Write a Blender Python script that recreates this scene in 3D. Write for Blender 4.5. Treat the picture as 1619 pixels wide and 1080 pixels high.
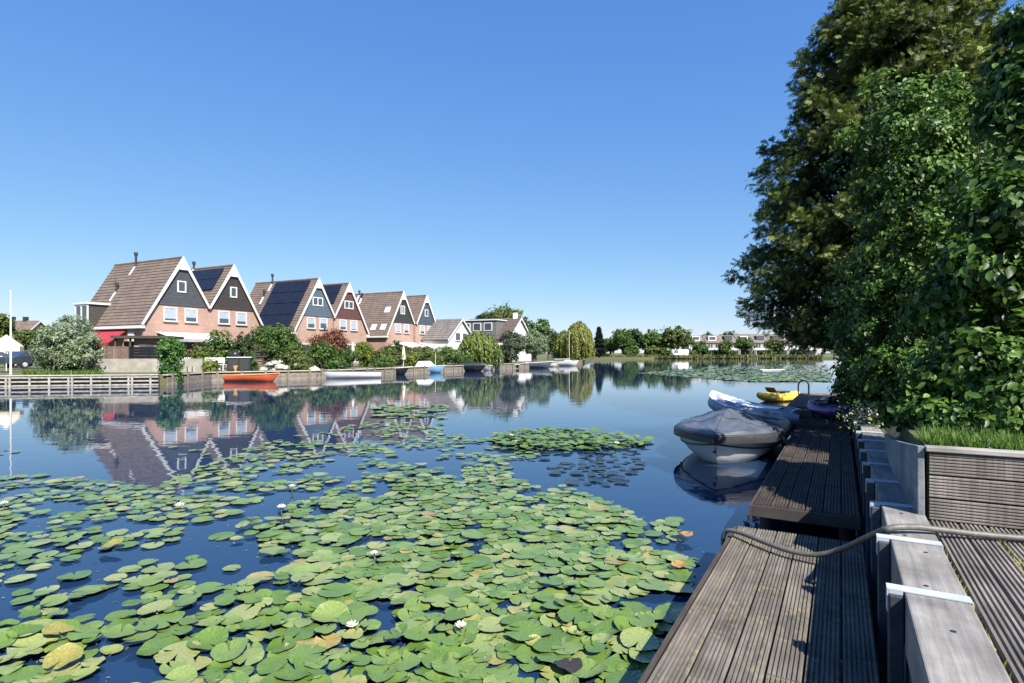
import bpy, math, random
import numpy as np
from mathutils import noise as mnoise
from mathutils import Vector, Matrix

for o in list(bpy.data.objects):
    bpy.data.objects.remove(o, do_unlink=True)
S = bpy.context.scene
COL = S.collection
R = math.radians
rnd = random.Random(7)

# ------------------------------------------------------------------ camera, sky, sun, exposure
F = 900.0            # focal length in photograph pixels (photo is 1619 x 1080)
CX, HY, H = 809.5, 558.0, 1.9
cam_d = bpy.data.cameras.new('camera')
cam = bpy.data.objects.new('camera', cam_d)
COL.objects.link(cam)
cam_d.sensor_width = 36.0
cam_d.lens = 36.0 * F / 1619.0
cam_d.shift_y = (HY - 540.0) / 1619.0
cam_d.clip_start = 0.05
cam_d.clip_end = 6000
cam.location = (0, 0, H)
cam.rotation_euler = (R(90), 0, 0)
S.camera = cam

SUN_DIR = Vector((0.47, -0.883, 1.0)).normalized()      # towards the sun
sun_el = math.asin(SUN_DIR.z)
sun_az = math.atan2(SUN_DIR.x, SUN_DIR.y)               # clockwise from +Y
w = bpy.data.worlds.new('World')
S.world = w
w.use_nodes = True
nt = w.node_tree
nt.nodes.clear()
sky = nt.nodes.new('ShaderNodeTexSky')
sky.sky_type = 'NISHITA'
sky.sun_disc = False
sky.sun_elevation = sun_el
sky.sun_rotation = sun_az
sky.altitude = 0
sky.air_density = 1.0
sky.dust_density = 0.0
sky.ozone_density = 3.2
# the photograph's sky has a soft tone curve: compress each channel of the whole sky alike everywhere
sp = nt.nodes.new('ShaderNodeSeparateColor'); cc = nt.nodes.new('ShaderNodeCombineColor')
nt.links.new(sky.outputs[0], sp.inputs[0])
for k, (g, m) in enumerate(((.90, .0501), (.671, .0892), (.33, .2195))):
    pw = nt.nodes.new('ShaderNodeMath'); pw.operation = 'POWER'; pw.inputs[1].default_value = g
    ml = nt.nodes.new('ShaderNodeMath'); ml.operation = 'MULTIPLY'; ml.inputs[1].default_value = m/.12
    nt.links.new(sp.outputs[k], pw.inputs[0]); nt.links.new(pw.outputs[0], ml.inputs[0]); nt.links.new(ml.outputs[0], cc.inputs[k])
bg = nt.nodes.new('ShaderNodeBackground')
bg.inputs['Strength'].default_value = 0.12
wo = nt.nodes.new('ShaderNodeOutputWorld')
nt.links.new(cc.outputs[0], bg.inputs['Color'])
nt.links.new(bg.outputs[0], wo.inputs['Surface'])

sl = bpy.data.lights.new('sun', 'SUN')
sl.energy = 5.0
sl.angle = R(0.5)
sl.color = (1.0, 0.95, 0.87)
so = bpy.data.objects.new('sun', sl)
COL.objects.link(so)
so.rotation_euler = SUN_DIR.to_track_quat('Z', 'Y').to_euler()
so.location = (10, -20, 30)

S.view_settings.view_transform = 'Standard'
S.view_settings.look = 'None'
S.view_settings.exposure = 1.22
S.view_settings.gamma = 1.0
S.view_settings.use_curve_mapping = False
S.render.engine = 'CYCLES'
S.cycles.max_bounces = 8
S.cycles.transparent_max_bounces = 8

# ------------------------------------------------------------------ where pixels of the photo lie in the place
def P(px, py, z=0.0):
    Y = (H - z) * F / (py - HY)
    return Vector(((px - CX) / F * Y, Y, z))
def PD(px, Y, z=0.0):
    return Vector(((px - CX) / F * Y, Y, z))
def ZY(py, Y):
    return H - (py - HY) / F * Y
DA = R(-30)
def dock(t, s, z=0.0):
    return Vector((t * .8660254 + s * .5, -t * .5 + s * .8660254, z))

# ------------------------------------------------------------------ materials
def N(nt, typ, **kw):
    n = nt.nodes.new(typ)
    for k, v in kw.items():
        if k in n.inputs: n.inputs[k].default_value = v
        else: setattr(n, k, v)
    return n
def rgba(c): return (c[0], c[1], c[2], 1.0)
MATS = {}
def mat(name, c, c2=None, scale=4.0, rough=.7, bump=0.0, bscale=None, stretch=(1, 1, 1), metal=0.0, spec=.5,
        objvar=0.0, detail=6.0, coat=0.0, lo=.35, hi=.65):
    if name in MATS: return MATS[name]
    m = bpy.data.materials.new(name); m.use_nodes = True
    t = m.node_tree; b = t.nodes['Principled BSDF']
    b.inputs['Roughness'].default_value = rough
    b.inputs['Metallic'].default_value = metal
    b.inputs['Specular IOR Level'].default_value = spec
    b.inputs['Coat Weight'].default_value = coat
    c2 = c2 or tuple(x * .75 for x in c)
    tc = N(t, 'ShaderNodeTexCoord'); mp = N(t, 'ShaderNodeMapping'); mp.inputs['Scale'].default_value = stretch
    t.links.new(tc.outputs['Object'], mp.inputs['Vector'])
    no = N(t, 'ShaderNodeTexNoise', Scale=scale, Detail=detail, Roughness=.6)
    t.links.new(mp.outputs[0], no.inputs['Vector'])
    rp = N(t, 'ShaderNodeValToRGB')
    rp.color_ramp.elements[0].color = rgba(c2); rp.color_ramp.elements[0].position = lo
    rp.color_ramp.elements[1].color = rgba(c); rp.color_ramp.elements[1].position = hi
    t.links.new(no.outputs['Fac'], rp.inputs[0])
    out = rp.outputs[0]
    if objvar:
        oi = N(t, 'ShaderNodeObjectInfo'); mr = N(t, 'ShaderNodeMapRange')
        mr.inputs['To Min'].default_value = 1 - objvar; mr.inputs['To Max'].default_value = 1 + objvar
        t.links.new(oi.outputs['Random'], mr.inputs['Value'])
        mx = N(t, 'ShaderNodeVectorMath', operation='SCALE')
        t.links.new(out, mx.inputs[0]); t.links.new(mr.outputs[0], mx.inputs['Scale'])
        out = mx.outputs[0]
    t.links.new(out, b.inputs['Base Color'])
    if bump:
        n2 = N(t, 'ShaderNodeTexNoise', Scale=bscale or scale * 4, Detail=5)
        t.links.new(mp.outputs[0], n2.inputs['Vector'])
        bp = N(t, 'ShaderNodeBump', Strength=bump, Distance=.02)
        t.links.new(n2.outputs['Fac'], bp.inputs['Height']); t.links.new(bp.outputs[0], b.inputs['Normal'])
    MATS[name] = m
    return m
def leafmat(name, c1, c2, c3, rough=.5, trans=.3, spec=.4, tip=None):
    """foliage: colour of each leaf from its own 'tint' value"""
    if name in MATS: return MATS[name]
    m = bpy.data.materials.new(name); m.use_nodes = True
    t = m.node_tree; b = t.nodes['Principled BSDF']; o = t.nodes['Material Output']
    at = N(t, 'ShaderNodeAttribute', attribute_name='tint')
    rp = N(t, 'ShaderNodeValToRGB')
    e = rp.color_ramp.elements
    e[0].color = rgba(c1); e[0].position = .1
    e[1].color = rgba(c3); e[1].position = .95
    k = e.new(.5); k.color = rgba(c2)
    t.links.new(at.outputs['Fac'], rp.inputs[0])
    t.links.new(rp.outputs[0], b.inputs['Base Color'])
    b.inputs['Roughness'].default_value = rough
    b.inputs['Specular IOR Level'].default_value = spec
    tr = N(t, 'ShaderNodeBsdfTranslucent'); mx = N(t, 'ShaderNodeMixShader', Fac=trans)
    t.links.new(rp.outputs[0], tr.inputs['Color'])
    t.links.new(b.outputs[0], mx.inputs[1]); t.links.new(tr.outputs[0], mx.inputs[2])
    t.links.new(mx.outputs[0], o.inputs['Surface'])
    MATS[name] = m
    return m
def glassmat(name, c=(.02, .025, .03), rough=.05):
    if name in MATS: return MATS[name]
    m = bpy.data.materials.new(name); m.use_nodes = True
    b = m.node_tree.nodes['Principled BSDF']
    b.inputs['Base Color'].default_value = rgba(c); b.inputs['Roughness'].default_value = rough
    b.inputs['Specular IOR Level'].default_value = .8
    MATS[name] = m
    return m
def brickmat(name, c1, c2, mortar):
    if name in MATS: return MATS[name]
    m = bpy.data.materials.new(name); m.use_nodes = True
    t = m.node_tree; b = t.nodes['Principled BSDF']; b.inputs['Roughness'].default_value = .85
    g = N(t, 'ShaderNodeTexCoord'); sx = N(t, 'ShaderNodeSeparateXYZ'); ad = N(t, 'ShaderNodeMath', operation='ADD'); cb = N(t, 'ShaderNodeCombineXYZ')
    t.links.new(g.outputs['Object'], sx.inputs[0])
    t.links.new(sx.outputs['X'], ad.inputs[0]); t.links.new(sx.outputs['Y'], ad.inputs[1])
    t.links.new(ad.outputs[0], cb.inputs['X']); t.links.new(sx.outputs['Z'], cb.inputs['Y'])
    br = N(t, 'ShaderNodeTexBrick', Scale=1.0)
    br.inputs['Color1'].default_value = rgba(c1); br.inputs['Color2'].default_value = rgba(c2); br.inputs['Mortar'].default_value = rgba(mortar)
    br.inputs['Mortar Size'].default_value = .006; br.inputs['Brick Width'].default_value = .22; br.inputs['Row Height'].default_value = .07
    t.links.new(cb.outputs[0], br.inputs['Vector'])
    no = N(t, 'ShaderNodeTexNoise', Scale=.8, Detail=5); t.links.new(g.outputs['Object'], no.inputs['Vector'])
    mx = N(t, 'ShaderNodeMix', data_type='RGBA', blend_type='MULTIPLY'); mx.inputs['Factor'].default_value = .5
    t.links.new(br.outputs['Color'], mx.inputs['A']); t.links.new(no.outputs['Fac'], mx.inputs['B'])
    t.links.new(mx.outputs['Result'], b.inputs['Base Color'])
    MATS[name] = m
    return m

WHITE = mat('white paint', (.60, .60, .585), (.52, .52, .505), rough=.5)
ROOF = mat('brown roof tile', (.15, .112, .09), (.10, .075, .062), scale=1.2, rough=.85, bump=.3, bscale=18)
ROOFG = mat('grey roof tile', (.16, .14, .13), (.10, .09, .085), scale=1.5, rough=.85)
BRICK = brickmat('salmon brick', (.47, .285, .22), (.39, .225, .17), (.41, .345, .30))
GLASS = glassmat('window glass', (.05, .06, .075))
SOLAR = mat('solar panel', (.012, .014, .022), (.009, .01, .016), rough=.25, scale=2)
DARKM = mat('dark metal', (.03, .03, .032), rough=.45)
STEEL = mat('galvanised steel', (.48, .51, .55), (.36, .39, .43), scale=9, rough=.5, metal=.1)
BARK = mat('bark', (.11, .085, .06), (.05, .04, .03), scale=6, rough=.95, bump=.6, stretch=(3, 3, .6))
DARKWOOD = mat('dark wood', (.055, .045, .04), (.03, .025, .022), scale=5, rough=.8)
SOIL = mat('soil', (.07, .055, .04), (.04, .03, .022), scale=5, rough=.95)

# ------------------------------------------------------------------ mesh helpers
class MB:
    def __init__(s): s.v = []; s.f = []; s.m = []
    def add(s, vs, fs, mi=0):
        o = len(s.v); s.v += [tuple(x) for x in vs]
        s.f += [tuple(i + o for i in f) for f in fs]; s.m += [mi] * len(fs)
        return s
    def box(s, x0, x1, y0, y1, z0, z1, mi=0):
        return s.add([(x0,y0,z0),(x1,y0,z0),(x1,y1,z0),(x0,y1,z0),(x0,y0,z1),(x1,y0,z1),(x1,y1,z1),(x0,y1,z1)],
                     [(0,3,2,1),(4,5,6,7),(0,1,5,4),(1,2,6,5),(2,3,7,6),(3,0,4,7)], mi)
    def obox(s, c, ax, ay, az, mi=0):
        """box centred at c with half-axis vectors"""
        c, ax, ay, az = map(Vector, (c, ax, ay, az)); vs = []
        for k in (-1, 1):
            for i, j in ((-1,-1),(1,-1),(1,1),(-1,1)): vs.append(c + ax*i + ay*j + az*k)
        return s.add(vs, [(0,3,2,1),(4,5,6,7),(0,1,5,4),(1,2,6,5),(2,3,7,6),(3,0,4,7)], mi)
    def prism_y(s, poly, y0, y1, mi=0):
        """poly (x,z) counter-clockwise seen from -y"""
        n = len(poly)
        vs = [(x, y0, z) for x, z in poly] + [(x, y1, z) for x, z in poly]
        fs = [tuple(range(n)), tuple(range(2*n-1, n-1, -1))]
        fs += [((i+1) % n, i, i + n, (i+1) % n + n) for i in range(n)]
        return s.add(vs, fs, mi)
    def prism_x(s, poly, x0, x1, mi=0):
        n = len(poly)
        vs = [(x0, y, z) for y, z in poly] + [(x1, y, z) for y, z in poly]
        fs = [tuple(range(n-1, -1, -1)), tuple(range(n, 2*n))] + [(i, (i+1) % n, (i+1) % n + n, i + n) for i in range(n)]
        return s.add(vs, fs, mi)
    def prism_z(s, poly, z0, z1, mi=0):
        n = len(poly)
        vs = [(x, y, z0) for x, y in poly] + [(x, y, z1) for x, y in poly]
        fs = [tuple(range(n-1, -1, -1)), tuple(range(n, 2*n))] + [(i, (i+1) % n, (i+1) % n + n, i + n) for i in range(n)]
        return s.add(vs, fs, mi)
    def tube(s, pts, r, n=8, mi=0, cap=True):
        pts = [Vector(p) for p in pts]
        rs = r if isinstance(r, (list, tuple)) else [r] * len(pts)
        vs = []; ref = Vector((.31, .17, .93)).normalized()
        for i, p in enumerate(pts):
            d = (pts[min(i+1, len(pts)-1)] - pts[max(i-1, 0)]).normalized()
            a = d.cross(ref)
            if a.length < .05: a = d.cross(Vector((1, 0, 0)))
            a.normalize(); b = d.cross(a)
            for k in range(n):
                q = 2*math.pi*k/n
                vs.append(p + a*math.cos(q)*rs[i] + b*math.sin(q)*rs[i])
        fs = []
        for i in range(len(pts)-1):
            for k in range(n): fs.append((i*n+k, i*n+(k+1) % n, (i+1)*n+(k+1) % n, (i+1)*n+k))
        if cap: fs += [tuple(range(n-1, -1, -1)), tuple((len(pts)-1)*n+k for k in range(n))]
        return s.add(vs, fs, mi)
    def lathe(s, prof, n=16, c=(0, 0, 0), mi=0):
        vs = []; c = Vector(c)
        for r, z in prof:
            for k in range(n): vs.append((c.x + r*math.cos(2*math.pi*k/n), c.y + r*math.sin(2*math.pi*k/n), c.z + z))
        fs = [(i*n+k, i*n+(k+1) % n, (i+1)*n+(k+1) % n, (i+1)*n+k) for i in range(len(prof)-1) for k in range(n)]
        fs += [tuple(range(n-1, -1, -1)), tuple((len(prof)-1)*n+k for k in range(n))]
        return s.add(vs, fs, mi)
    def grid(s, rows, mi=0, closed=False):
        n = len(rows[0]); vs = [p for r in rows for p in r]
        fs = []
        for i in range(len(rows)-1):
            for k in range(n if closed else n-1): fs.append((i*n+k, i*n+(k+1) % n, (i+1)*n+(k+1) % n, (i+1)*n+k))
        return s.add(vs, fs, mi)
    def mesh(s, name, mats, smooth=False):
        me = bpy.data.meshes.new(name); me.from_pydata(s.v, [], s.f); me.update()
        for x in (mats if isinstance(mats, (list, tuple)) else [mats]): me.materials.append(x)
        if any(s.m): me.polygons.foreach_set('material_index', s.m)
        if smooth:
            me.polygons.foreach_set('use_smooth', [True]*len(me.polygons))
            try: me.set_sharp_from_angle(angle=R(40))
            except Exception: pass
        return me
    def build(s, name, mats, parent=None, smooth=False, bevel=0):
        o = obj(name, s.mesh(name, mats, smooth), parent)
        if bevel:
            b = o.modifiers.new('bevel', 'BEVEL'); b.width = bevel; b.segments = 2; b.limit_method = 'ANGLE'
        return o
def obj(name, me, parent=None):
    o = bpy.data.objects.new(name, me); COL.objects.link(o)
    if parent is not None: o.parent = parent
    return o
def tag(o, label=None, cat=None, group=None, kind=None):
    if label: o['label'] = label
    if cat: o['category'] = cat
    if group: o['group'] = group
    if kind: o['kind'] = kind
    return o
def thing(name, label, cat, loc=(0, 0, 0), rz=0.0, group=None):
    o = bpy.data.objects.new(name, None); COL.objects.link(o)
    o.location = loc; o.rotation_euler = (0, 0, rz); o.empty_display_size = .2
    return tag(o, label, cat, group)
def place(o, loc, rz=0.0):
    o.location = loc; o.rotation_euler = (0, 0, rz); return o

# many copies of a small template in one mesh, each with its own tint
def nrmz(a): return a / np.maximum(np.linalg.norm(a, axis=-1, keepdims=True), 1e-9)
def scatter(name, tv, tf, pos, nrm, tip, size, tint, material, parent=None, smooth=False):
    tv = np.asarray(tv, float); tf = np.asarray(tf, int)
    pos = np.asarray(pos, float); n = len(pos)
    y = nrmz(tip - nrm * (tip * nrm).sum(-1, keepdims=True)); z = nrm; x = np.cross(y, z)
    sc = np.broadcast_to(np.asarray(size, float).reshape(n, -1), (n, 3)) if np.ndim(size) else np.full((n, 3), size)
    V = pos[:, None, :] + (tv[None, :, 0:1]*sc[:, None, 0:1]) * x[:, None, :] + (tv[None, :, 1:2]*sc[:, None, 1:2]) * y[:, None, :] + (tv[None, :, 2:3]*sc[:, None, 2:3]) * z[:, None, :]
    m, k, c = len(tv), len(tf), tf.shape[1]
    FA = (tf[None] + (np.arange(n)*m)[:, None, None]).reshape(-1)
    me = bpy.data.meshes.new(name)
    me.vertices.add(n*m); me.vertices.foreach_set('co', V.reshape(-1).astype(np.float32))
    me.loops.add(n*k*c); me.loops.foreach_set('vertex_index', FA.astype(np.int32))
    me.polygons.add(n*k); me.polygons.foreach_set('loop_start', (np.arange(n*k)*c).astype(np.int32))
    a = me.attributes.new('tint', 'FLOAT', 'POINT'); a.data.foreach_set('value', np.repeat(np.clip(tint, 0, 1), m).astype(np.float32))
    if smooth: me.polygons.foreach_set('use_smooth', np.ones(n*k, bool))
    me.update(calc_edges=True); me.validate()
    me.materials.append(material)
    return obj(name, me, parent)
LEAF_V = [(0,0,0),(-.32,.45,.05),(0,1,-.06),(.32,.45,.05)]; LEAF_F = [(0,3,2,1)]
OVAL_V = [(0,0,0),(-.28,.28,.07),(-.27,.62,.06),(0,1,-.1),(.27,.62,.06),(.28,.28,.07),(0,.45,-.02)]
OVAL_F = [(0,6,1),(1,6,2),(2,6,3),(3,6,4),(4,6,5),(5,6,0)]
NARROW_V = [(0,0,0),(-.11,.4,.03),(0,1,-.05),(.11,.4,.03)]; NARROW_F = [(0,3,2,1)]
def frond_template():
    v = []; f = []
    for k, (a, l, y0) in enumerate([(0, 1, 0), (.75, .55, .12), (-.75, .55, .12), (.62, .5, .38), (-.62, .5, .38), (.5, .38, .62), (-.5, .38, .62)]):
        d = np.array([math.sin(a), math.cos(a), 0]); p = np.array([-d[1], d[0], 0])*.066
        b = np.array([0, y0, -.05*y0]); o = len(v)
        v += [b, b + d*l*.5 + p, b + d*l + np.array([0, 0, -.1*l]), b + d*l*.5 - p]; f.append((o, o+3, o+2, o+1))
    return np.array(v), f
FROND_V, FROND_F = frond_template()

# ------------------------------------------------------------------ water and ground
def water_mat():
    m = bpy.data.materials.new('lake water'); m.use_nodes = True
    t = m.node_tree; b = t.nodes['Principled BSDF']
    b.inputs['Base Color'].default_value = (.009, .026, .064, 1)
    b.inputs['Roughness'].default_value = .015
    b.inputs['IOR'].default_value = 1.45
    g = N(t, 'ShaderNodeTexCoord')
    mp = N(t, 'ShaderNodeMapping'); mp.inputs['Scale'].default_value = (.9, 2.2, 1)
    t.links.new(g.outputs['Object'], mp.inputs['Vector'])
    n1 = N(t, 'ShaderNodeTexNoise', Scale=1.1, Detail=3.0, Roughness=.5)
    n2 = N(t, 'ShaderNodeTexNoise', Scale=.07, Detail=2.0)
    t.links.new(mp.outputs[0], n1.inputs['Vector']); t.links.new(g.outputs['Object'], n2.inputs['Vector'])
    mu = N(t, 'ShaderNodeMath', operation='MULTIPLY'); t.links.new(n1.outputs['Fac'], mu.inputs[0]); t.links.new(n2.outputs['Fac'], mu.inputs[1])
    bp = N(t, 'ShaderNodeBump', Strength=.16, Distance=.03)
    t.links.new(mu.outputs[0], bp.inputs['Height']); t.links.new(bp.outputs[0], b.inputs['Normal'])
    return m
wm = MB().add([(-400, -60, 0), (400, -60, 0), (400, 420, 0), (-400, 420, 0)], [(0, 1, 2, 3)])
tag(wm.build('water', water_mat()), 'still blue lake with mirror reflections', kind='structure')

shore = [Vector((-260, 29.5, .6)), Vector((-60, 30.2, .6)), Vector((-34, 30.55, .62)), Vector((-20.3, 33.6, .62)), Vector((-20.1, 38.0, .6)), P(500, 599), P(585, 595), P(648, 591), P(712, 588), P(775, 585),
         P(835, 582), P(880, 578.6), P(918, 575.5), P(935, 570.5), P(1010, 567.6), P(1100, 567), P(1200, 567.2), P(1290, 567.4), Vector((135, 170, .6)), Vector((120, 90, .7)), Vector((50, 45, .75)),
         dock(.40, 32, .78), dock(.40, -14, .78), Vector((-20, -30, .7)), Vector((-260, -40, .7))]
for p in shore:
    if p.z == 0: p.z = .55
outer = [Vector((-3000, -600, .6)), Vector((-3000, 4500, .6)), Vector((3000, 4500, .6)), Vector((3000, -600, .6))]
import bmesh
bm = bmesh.new()
iv = [bm.verts.new(p) for p in shore]; ov = [bm.verts.new(p) for p in outer]
es = [bm.edges.new((iv[i], iv[(i+1) % len(iv)])) for i in range(len(iv))] + [bm.edges.new((ov[i], ov[(i+1) % 4])) for i in range(4)]
bmesh.ops.triangle_fill(bm, edges=es, use_beauty=True)
lo = [bm.verts.new((p.x, p.y, -.8)) for p in shore]
for i in range(len(iv)):
    j = (i+1) % len(iv); bm.faces.new((iv[i], iv[j], lo[j], lo[i]))
bmesh.ops.recalc_face_normals(bm, faces=bm.faces)
me = bpy.data.meshes.new('ground'); bm.to_mesh(me); bm.free()
me.materials.append(mat('lawn ground', (.075, .105, .028), (.10, .085, .05), scale=.5, rough=.95, bump=.5, bscale=9))
tag(obj('ground', me), 'grassy banks round the lake', kind='structure')

# ------------------------------------------------------------------ the near landing: jetties, edge beam, deck, raised bed
def woodmat(name, c, c2, spot=None, along='Y'):
    """weathered grooved timber, grain along local Y, every board a little different"""
    m = bpy.data.materials.new(name); m.use_nodes = True
    t = m.node_tree; b = t.nodes['Principled BSDF']; b.inputs['Roughness'].default_value = .8; b.inputs['Specular IOR Level'].default_value = .3
    g = N(t, 'ShaderNodeTexCoord'); oi = N(t, 'ShaderNodeObjectInfo')
    ad = N(t, 'ShaderNodeVectorMath', operation='ADD'); sc = N(t, 'ShaderNodeVectorMath', operation='SCALE'); sc.inputs['Scale'].default_value = 37
    cb = N(t, 'ShaderNodeCombineXYZ')
    for k in range(3): t.links.new(oi.outputs['Random'], cb.inputs[k])
    t.links.new(cb.outputs[0], sc.inputs[0]); t.links.new(g.outputs['Object'], ad.inputs[0]); t.links.new(sc.outputs[0], ad.inputs[1])
    mp = N(t, 'ShaderNodeMapping'); mp.inputs['Scale'].default_value = (40, 1.6, 40) if along == 'Y' else (1.6, 40, 40)
    t.links.new(ad.outputs[0], mp.inputs['Vector'])
    gr = N(t, 'ShaderNodeTexNoise', Scale=1.0, Detail=5.0, Roughness=.65); t.links.new(mp.outputs[0], gr.inputs['Vector'])
    bl = N(t, 'ShaderNodeTexNoise', Scale=3.0, Detail=6.0, Roughness=.6); t.links.new(ad.outputs[0], bl.inputs['Vector'])
    rp = N(t, 'ShaderNodeValToRGB'); rp.color_ramp.elements[0].color = rgba(c2); rp.color_ramp.elements[0].position = .3
    rp.color_ramp.elements[1].color = rgba(c); rp.color_ramp.elements[1].position = .7
    t.links.new(gr.outputs['Fac'], rp.inputs[0])
    r2 = N(t, 'ShaderNodeMapRange'); r2.inputs['From Min'].default_value = .3; r2.inputs['From Max'].default_value = .7; r2.inputs['To Min'].default_value = .55; r2.inputs['To Max'].default_value = 1.25
    t.links.new(bl.outputs['Fac'], r2.inputs['Value'])
    r3 = N(t, 'ShaderNodeMapRange'); r3.inputs['To Min'].default_value = .8; r3.inputs['To Max'].default_value = 1.15
    t.links.new(oi.outputs['Random'], r3.inputs['Value'])
    mu = N(t, 'ShaderNodeMath', operation='MULTIPLY'); t.links.new(r2.outputs[0], mu.inputs[0]); t.links.new(r3.outputs[0], mu.inputs[1])
    vs = N(t, 'ShaderNodeVectorMath', operation='SCALE'); t.links.new(rp.outputs[0], vs.inputs[0]); t.links.new(mu.outputs[0], vs.inputs['Scale'])
    out = vs.outputs[0]
    if spot:
        n3 = N(t, 'ShaderNodeTexNoise', Scale=22.0, Detail=4.0); t.links.new(ad.outputs[0], n3.inputs['Vector'])
        n4 = N(t, 'ShaderNodeTexNoise', Scale=1.7, Detail=2.0); t.links.new(g.outputs['Object'], n4.inputs['Vector'])
        m2 = N(t, 'ShaderNodeMath', operation='MULTIPLY'); t.links.new(n3.outputs['Fac'], m2.inputs[0]); t.links.new(n4.outputs['Fac'], m2.inputs[1])
        r4 = N(t, 'ShaderNodeValToRGB'); r4.color_ramp.elements[0].position = .27; r4.color_ramp.elements[1].position = .42
        t.links.new(m2.outputs[0], r4.inputs[0])
        mx = N(t, 'ShaderNodeMix', data_type='RGBA'); t.links.new(r4.outputs[0], mx.inputs['Factor'])
        t.links.new(out, mx.inputs['A']); mx.inputs['B'].default_value = rgba(spot); out = mx.outputs['Result']
    t.links.new(out, b.inputs['Base Color'])
    bp = N(t, 'ShaderNodeBump', Strength=.35, Distance=.006); t.links.new(gr.outputs['Fac'], bp.inputs['Height']); t.links.new(bp.outputs[0], b.inputs['Normal'])
    return m
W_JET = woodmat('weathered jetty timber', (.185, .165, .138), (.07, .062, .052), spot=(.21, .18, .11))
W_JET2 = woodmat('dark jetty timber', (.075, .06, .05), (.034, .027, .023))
W_DECK = woodmat('grey deck timber', (.27, .24, .205), (.12, .105, .088))
W_BEAM = woodmat('grey beam timber', (.26, .245, .23), (.15, .142, .134))
W_CAP = woodmat('pale cap timber', (.42, .40, .37), (.28, .265, .24), along='X')
W_SIDE = woodmat('bluish side timber', (.22, .235, .25), (.13, .14, .155))
W_POST = woodmat('dark blue grey post timber', (.06, .072, .088), (.035, .042, .052))
W_WALL = woodmat('grey wall timber', (.27, .24, .21), (.14, .122, .105), along='X')

def plank_mesh(name, wd, ln, th, ridges, m, groove=.009):
    """ridged board: x across 0..wd, y along 0..ln, top at z=0"""
    pr = []; pw = wd / ridges
    for i in range(ridges):
        x = i*pw
        pr += [(x + pw*.05, -groove), (x + pw*.22, 0), (x + pw*.68, 0), (x + pw*.85, -groove)]
    poly = [(0, -th), (wd, -th), (wd, -groove)] + pr[::-1] + [(0, -groove)]
    b = MB(); b.prism_y(poly, 0, ln)
    return b.mesh(name, m)
_pm = {}
def plank(parent, x, y, z, wd, ln, m, ridges=7, th=.028, rz=0.0, rx=0.0):
    key = (round(wd, 3), round(ln, 2), m.name, ridges)
    if key not in _pm: _pm[key] = plank_mesh('plank', wd, ln, th, ridges, m)
    o = obj('plank', _pm[key], parent); o.location = (x, y, z); o.rotation_euler = (rx, 0, rz)
    return o
def jetty(label, s0, s1, t0, t1, z, nb, m, ridges=7, splits=None):
    j = thing('jetty', label, 'jetty', dock(t0, s0, 0), DA)
    wd = (t1 - t0) / nb; L = s1 - s0
    for i in range(nb):
        cuts = [0] + sorted(splits[i % len(splits)] if splits else []) + [L]
        for a, c in zip(cuts[:-1], cuts[1:]):
            plank(j, i*wd + .004, a + .004, z + rnd.uniform(-.0035, .0035), wd - .009, c - a - .008, m, ridges)
    for k, y in enumerate(np.linspace(.12, L - .12, max(2, int(L/.9)))):
        MB().box(.03, t1 - t0 - .03, y - .04, y + .04, z - .16, z - .034).build('bearer', DARKWOOD, j)
    MB().box(-.005, t1 - t0, -.035, -.002, z - .12, z - .012).build('fascia_board', m if s0 < 0 else DARKWOOD, j)
    MB().box(-.034, -.006, -.035, L, z - .17, z - .014).build('side_board', W_JET2, j)
    for y in np.arange(.3, L, 2.2):
        MB().tube([(.09, y, -1.5), (.09, y, z - .17)], .065, 10).build('pile', DARKWOOD, j)
        MB().tube([(t1 - t0 - .12, y, -1.5), (t1 - t0 - .12, y, z - .17)], .065, 10).build('pile', DARKWOOD, j)
    return j
jetty('weathered grey jetty of ridged planks in the near foreground', -1.6, 5.45, -.8, .165, .35, 6, W_JET, 7, [[2.9], [4.4], [2.9], [4.6], [3.7], [5.0]])
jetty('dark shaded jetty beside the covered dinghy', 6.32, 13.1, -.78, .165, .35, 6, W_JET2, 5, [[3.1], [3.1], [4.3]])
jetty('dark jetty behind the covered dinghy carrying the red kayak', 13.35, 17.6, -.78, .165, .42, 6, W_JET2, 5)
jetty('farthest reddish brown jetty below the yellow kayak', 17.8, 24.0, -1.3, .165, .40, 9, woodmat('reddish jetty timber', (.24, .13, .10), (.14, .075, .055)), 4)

# edge beam on posts with steel straps
wall = thing('edge_beam', 'grey timber edge beam with posts and pale steel straps', 'edge beam', dock(.25, -1.5, 0), DA)
MB().box(.07, .10, 0, 33, -1.2, .60).build('backing_board', DARKWOOD, wall)
straps = [-1.25, -.42, .42, 1.27, 2.12, 3.14, 3.98, 4.85] + [5.7 + .86*i for i in range(14)]
ss = [s + 1.5 for s in straps]
for k, y in enumerate(ss):
    MB().box(-.06, -.004, y - .06, y + .06, -1.2, .805).build('post', W_POST, wall, bevel=.006)
    st = MB()
    st.box(-.067, .242, y - .036, y + .036, .8225, .8275)
    st.box(-.067, -.0615, y - .036, y + .036, .72, .822)
    st.box(.2405, .2455, y - .036, y + .036, .76, .822)
    st.box(-.0605, -.006, y - .036, y + .036, .806, .8222)
    st.build('strap', STEEL, wall)
    if k < len(ss) - 1:
        o = MB().box(0, .24, y + .004, ss[k+1] - .004, .56, .82).build('beam', W_BEAM, wall, bevel=.008)
        for q in (.12, .75):
            if y < 9: MB().lathe([(.0, 0), (.011, 0), (.011, .0016), (0, .0016)], 8, (.11 + rnd.uniform(-.04, .04), y + q*.86, .8205)).build('bolt', DARKM, wall)
# three planks below the beam, facing the jetty
for k, z in enumerate((.36, .16, -.04)):
    MB().box(.012, .045, 0, 33, z, z + .19).build('side_board', W_POST, wall)

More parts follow.
